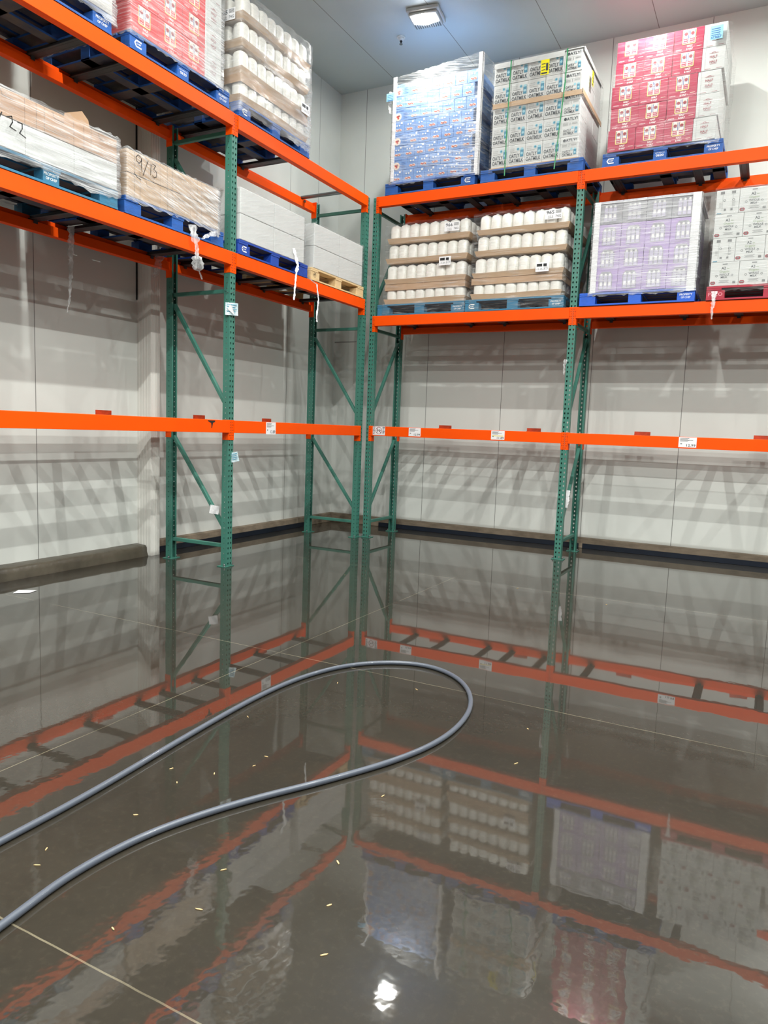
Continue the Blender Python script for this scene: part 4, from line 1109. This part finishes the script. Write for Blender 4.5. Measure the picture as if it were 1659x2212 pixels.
# paper tags on the near left frame
def paper_tag(loc, w_, h_, rot, m_, label, name='paper_tag', fold=False, lines=4):
    bm = bmesh.new(); nx, nz = 6, 6
    g = [[bm.verts.new((-w_/2+w_*i/nx, .008*math.sin(i*1.1+j*.5), -h_*j/nz)) for i in range(nx+1)] for j in range(nz+1)]
    for j in range(nz):
        for i in range(nx): bm.faces.new((g[j][i], g[j][i+1], g[j+1][i+1], g[j+1][i]))
    o = obj(name, bm, m_, solid=.0012); o.location = loc; o.rotation_euler = rot
    p = Print(-.012)
    for k in range(lines): p.rect(-w_*.38, w_*(.38-.1*(k % 2)), -h_*(.2+.18*k), -h_*(.2+.18*k)+h_*.06, ink_teal)
    p.build(o)
    if fold:
        bm = bmesh.new(); v = [bm.verts.new(q) for q in ((-w_*.15,-.03,-.02),(-w_*.35,-.02,-h_*.55),(w_*.2,-.012,-h_*.98),(w_*.0,-.03,-h_*.3))]; bm.faces.new(v); obj('folded_corner', bm, paper, o, solid=.001)
    return tag(o, label, 'paper tag', 'paper tags on the near left frame')
pl_tag = mat('plastic_sleeve', (196, 216, 222), .2, spec=.8)
paper_tag((1.2, -3.79, 2.54), .12, .115, (0, 0, R(48)), pl_tag, 'clear sleeved tag with folded paper on the near left post, high up', fold=True)
paper_tag((1.2, -3.735, 1.13), .075, .095, (0, R(-12), R(48)), pl_tag, 'small blue-lettered tag on the near left post below the beam')
paper_tag((1.03, -3.80, .60), .09, .085, (0, R(8), R(30)), paper, 'crumpled white paper on the lowest diagonal brace, left rack', lines=0)
bm = bmesh.new()
prev = None
for i in range(19):
    a = 2*math.pi*i/18; p_ = (1.148+.047*math.cos(a), -3.762+.047*math.sin(a), 2.645+.012*math.sin(2*a))
    if prev: bar(bm, prev, p_, .003, .003)
    prev = p_
tag(obj('wire_loop', bm, galv), 'thin wire loop tied round the near left post above the tag', 'wire')

# hose -----------------------------------------------------------------------
hp = [(3.75,-9.4),(3.70,-8.7),(3.685,-8.2),(3.672,-7.891),(3.672,-7.679),(3.656,-7.424),(3.623,-7.097),(3.59,-6.698),(3.575,-6.384),(3.59,-6.077),(3.663,-5.809),(3.76,-5.652),(3.886,-5.535),(4.037,-5.464),(4.192,-5.472),(4.345,-5.561),(4.46,-5.698),(4.537,-5.85),(4.587,-6.018),(4.605,-6.216),(4.592,-6.397),(4.552,-6.56),(4.485,-6.732),(4.412,-6.875),(4.332,-7.025),(4.25,-7.16),(4.162,-7.318),(4.09,-7.483),(4.046,-7.613),(4.022,-7.752),(4.014,-7.886),(4.021,-7.988),(4.035,-8.074),(4.05,-8.2),(4.09,-8.5),(4.15,-9.0),(4.2,-9.5)]
cu = bpy.data.curves.new('garden_hose', 'CURVE'); cu.dimensions = '3D'; cu.bevel_depth = .0125; cu.bevel_resolution = 5; cu.resolution_u = 10
sp = cu.splines.new('NURBS'); sp.points.add(len(hp)-1); sp.order_u = 4; sp.use_endpoint_u = True
for i, (x, y) in enumerate(hp): sp.points[i].co = (x, y, .0125, 1)
ho = bpy.data.objects.new('garden_hose', cu); COL.objects.link(ho); bpy.context.view_layer.update()
me = bpy.data.meshes.new_from_object(ho.evaluated_get(bpy.context.evaluated_depsgraph_get()))
me.materials.clear(); me.materials.append(hosem)
for f in me.polygons: f.use_smooth = True
bpy.data.objects.remove(ho); ho = bpy.data.objects.new('garden_hose', me); COL.objects.link(ho)
tag(ho, 'grey rubber hose looping across the wet concrete floor', 'hose')

# paper on the floor and wood chips
bm = bmesh.new(); v = [bm.verts.new(q) for q in ((.588,-5.671,.003),(.677,-5.584,.003),(.649,-5.501,.004),(.523,-5.575,.003))]; bm.faces.new(v)
tag(obj('paper_sheet', bm, paper, solid=.001), 'white paper sheet lying on the wet floor near the left kerb', 'paper')
chips = [('loop', 4.016,-6.918), ('far', 3.874,-2.945), ('loop', 3.684,-6.623), ('loop', 3.759,-7.209), ('loop', 3.86,-7.283), ('loop', 3.934,-7.151), ('loop', 4.025,-7.012),
         ('loop', 3.905,-7.535), ('loop', 3.82,-7.834), ('loop', 3.871,-7.906), ('near', 4.383,-7.626), ('near', 4.671,-7.406), ('near', 4.446,-7.808), ('near', 4.856,-7.779), ('near', 4.76,-7.6),
         ('near', 4.595,-6.95), ('near', 4.952,-6.404), ('near', 4.888,-6.018), ('loop', 4.212,-5.833), ('loop', 3.80,-5.985), ('near', 4.30, -7.99), ('far', 4.7, -3.1), ('far', 2.3, -3.4)]
cnt = {}
order = sorted(range(len(chips)), key=lambda i: (chips[i][0], -chips[i][2]))
for i in order:
    z_, x, y = chips[i]; cnt[z_] = cnt.get(z_, 0)+1
    bm = bmesh.new(); a, b = random.uniform(.006, .013), random.uniform(.0014, .003)
    v = [bm.verts.new(q) for q in ((-a,-b*.4,0),(-a*.2,-b,0),(a,-b*.2,0),(a*.7,b,0),(-a*.6,b*.8,0))]; f = bm.faces.new(v)
    q = bmesh.ops.extrude_face_region(bm, geom=[f]); bmesh.ops.translate(bm, vec=(0,0,.002), verts=[k for k in q['geom'] if isinstance(k, bmesh.types.BMVert)])
    where = {'loop': 'inside the hose loop', 'near': 'in front of or right of the hose', 'far': 'beyond the hose near the racks'}[z_]
    ow = ORD[cnt[z_]-1] if cnt[z_] <= 12 else 'nearest'
    tag(obj('wood_chip', bm, chipm, loc=(x, y, .001), rz=random.uniform(0, 6)), f'tiny pale wood chip, {ow} farthest of those {where}', 'wood chip', 'wood chips on the wet floor')
chipspot.parent = None
for o_ in bpy.data.objects:                       # the bare patch belongs to the near left beam
    if o_.get('label', '') == 'orange front beam, lowest level, near bay of the left rack':
        chipspot.parent = o_; chipspot.location = (-4.06-(YC-LL-LL2), -.0545-.0006, -.008); chipspot.rotation_euler = (0, 0, -math.pi/2)
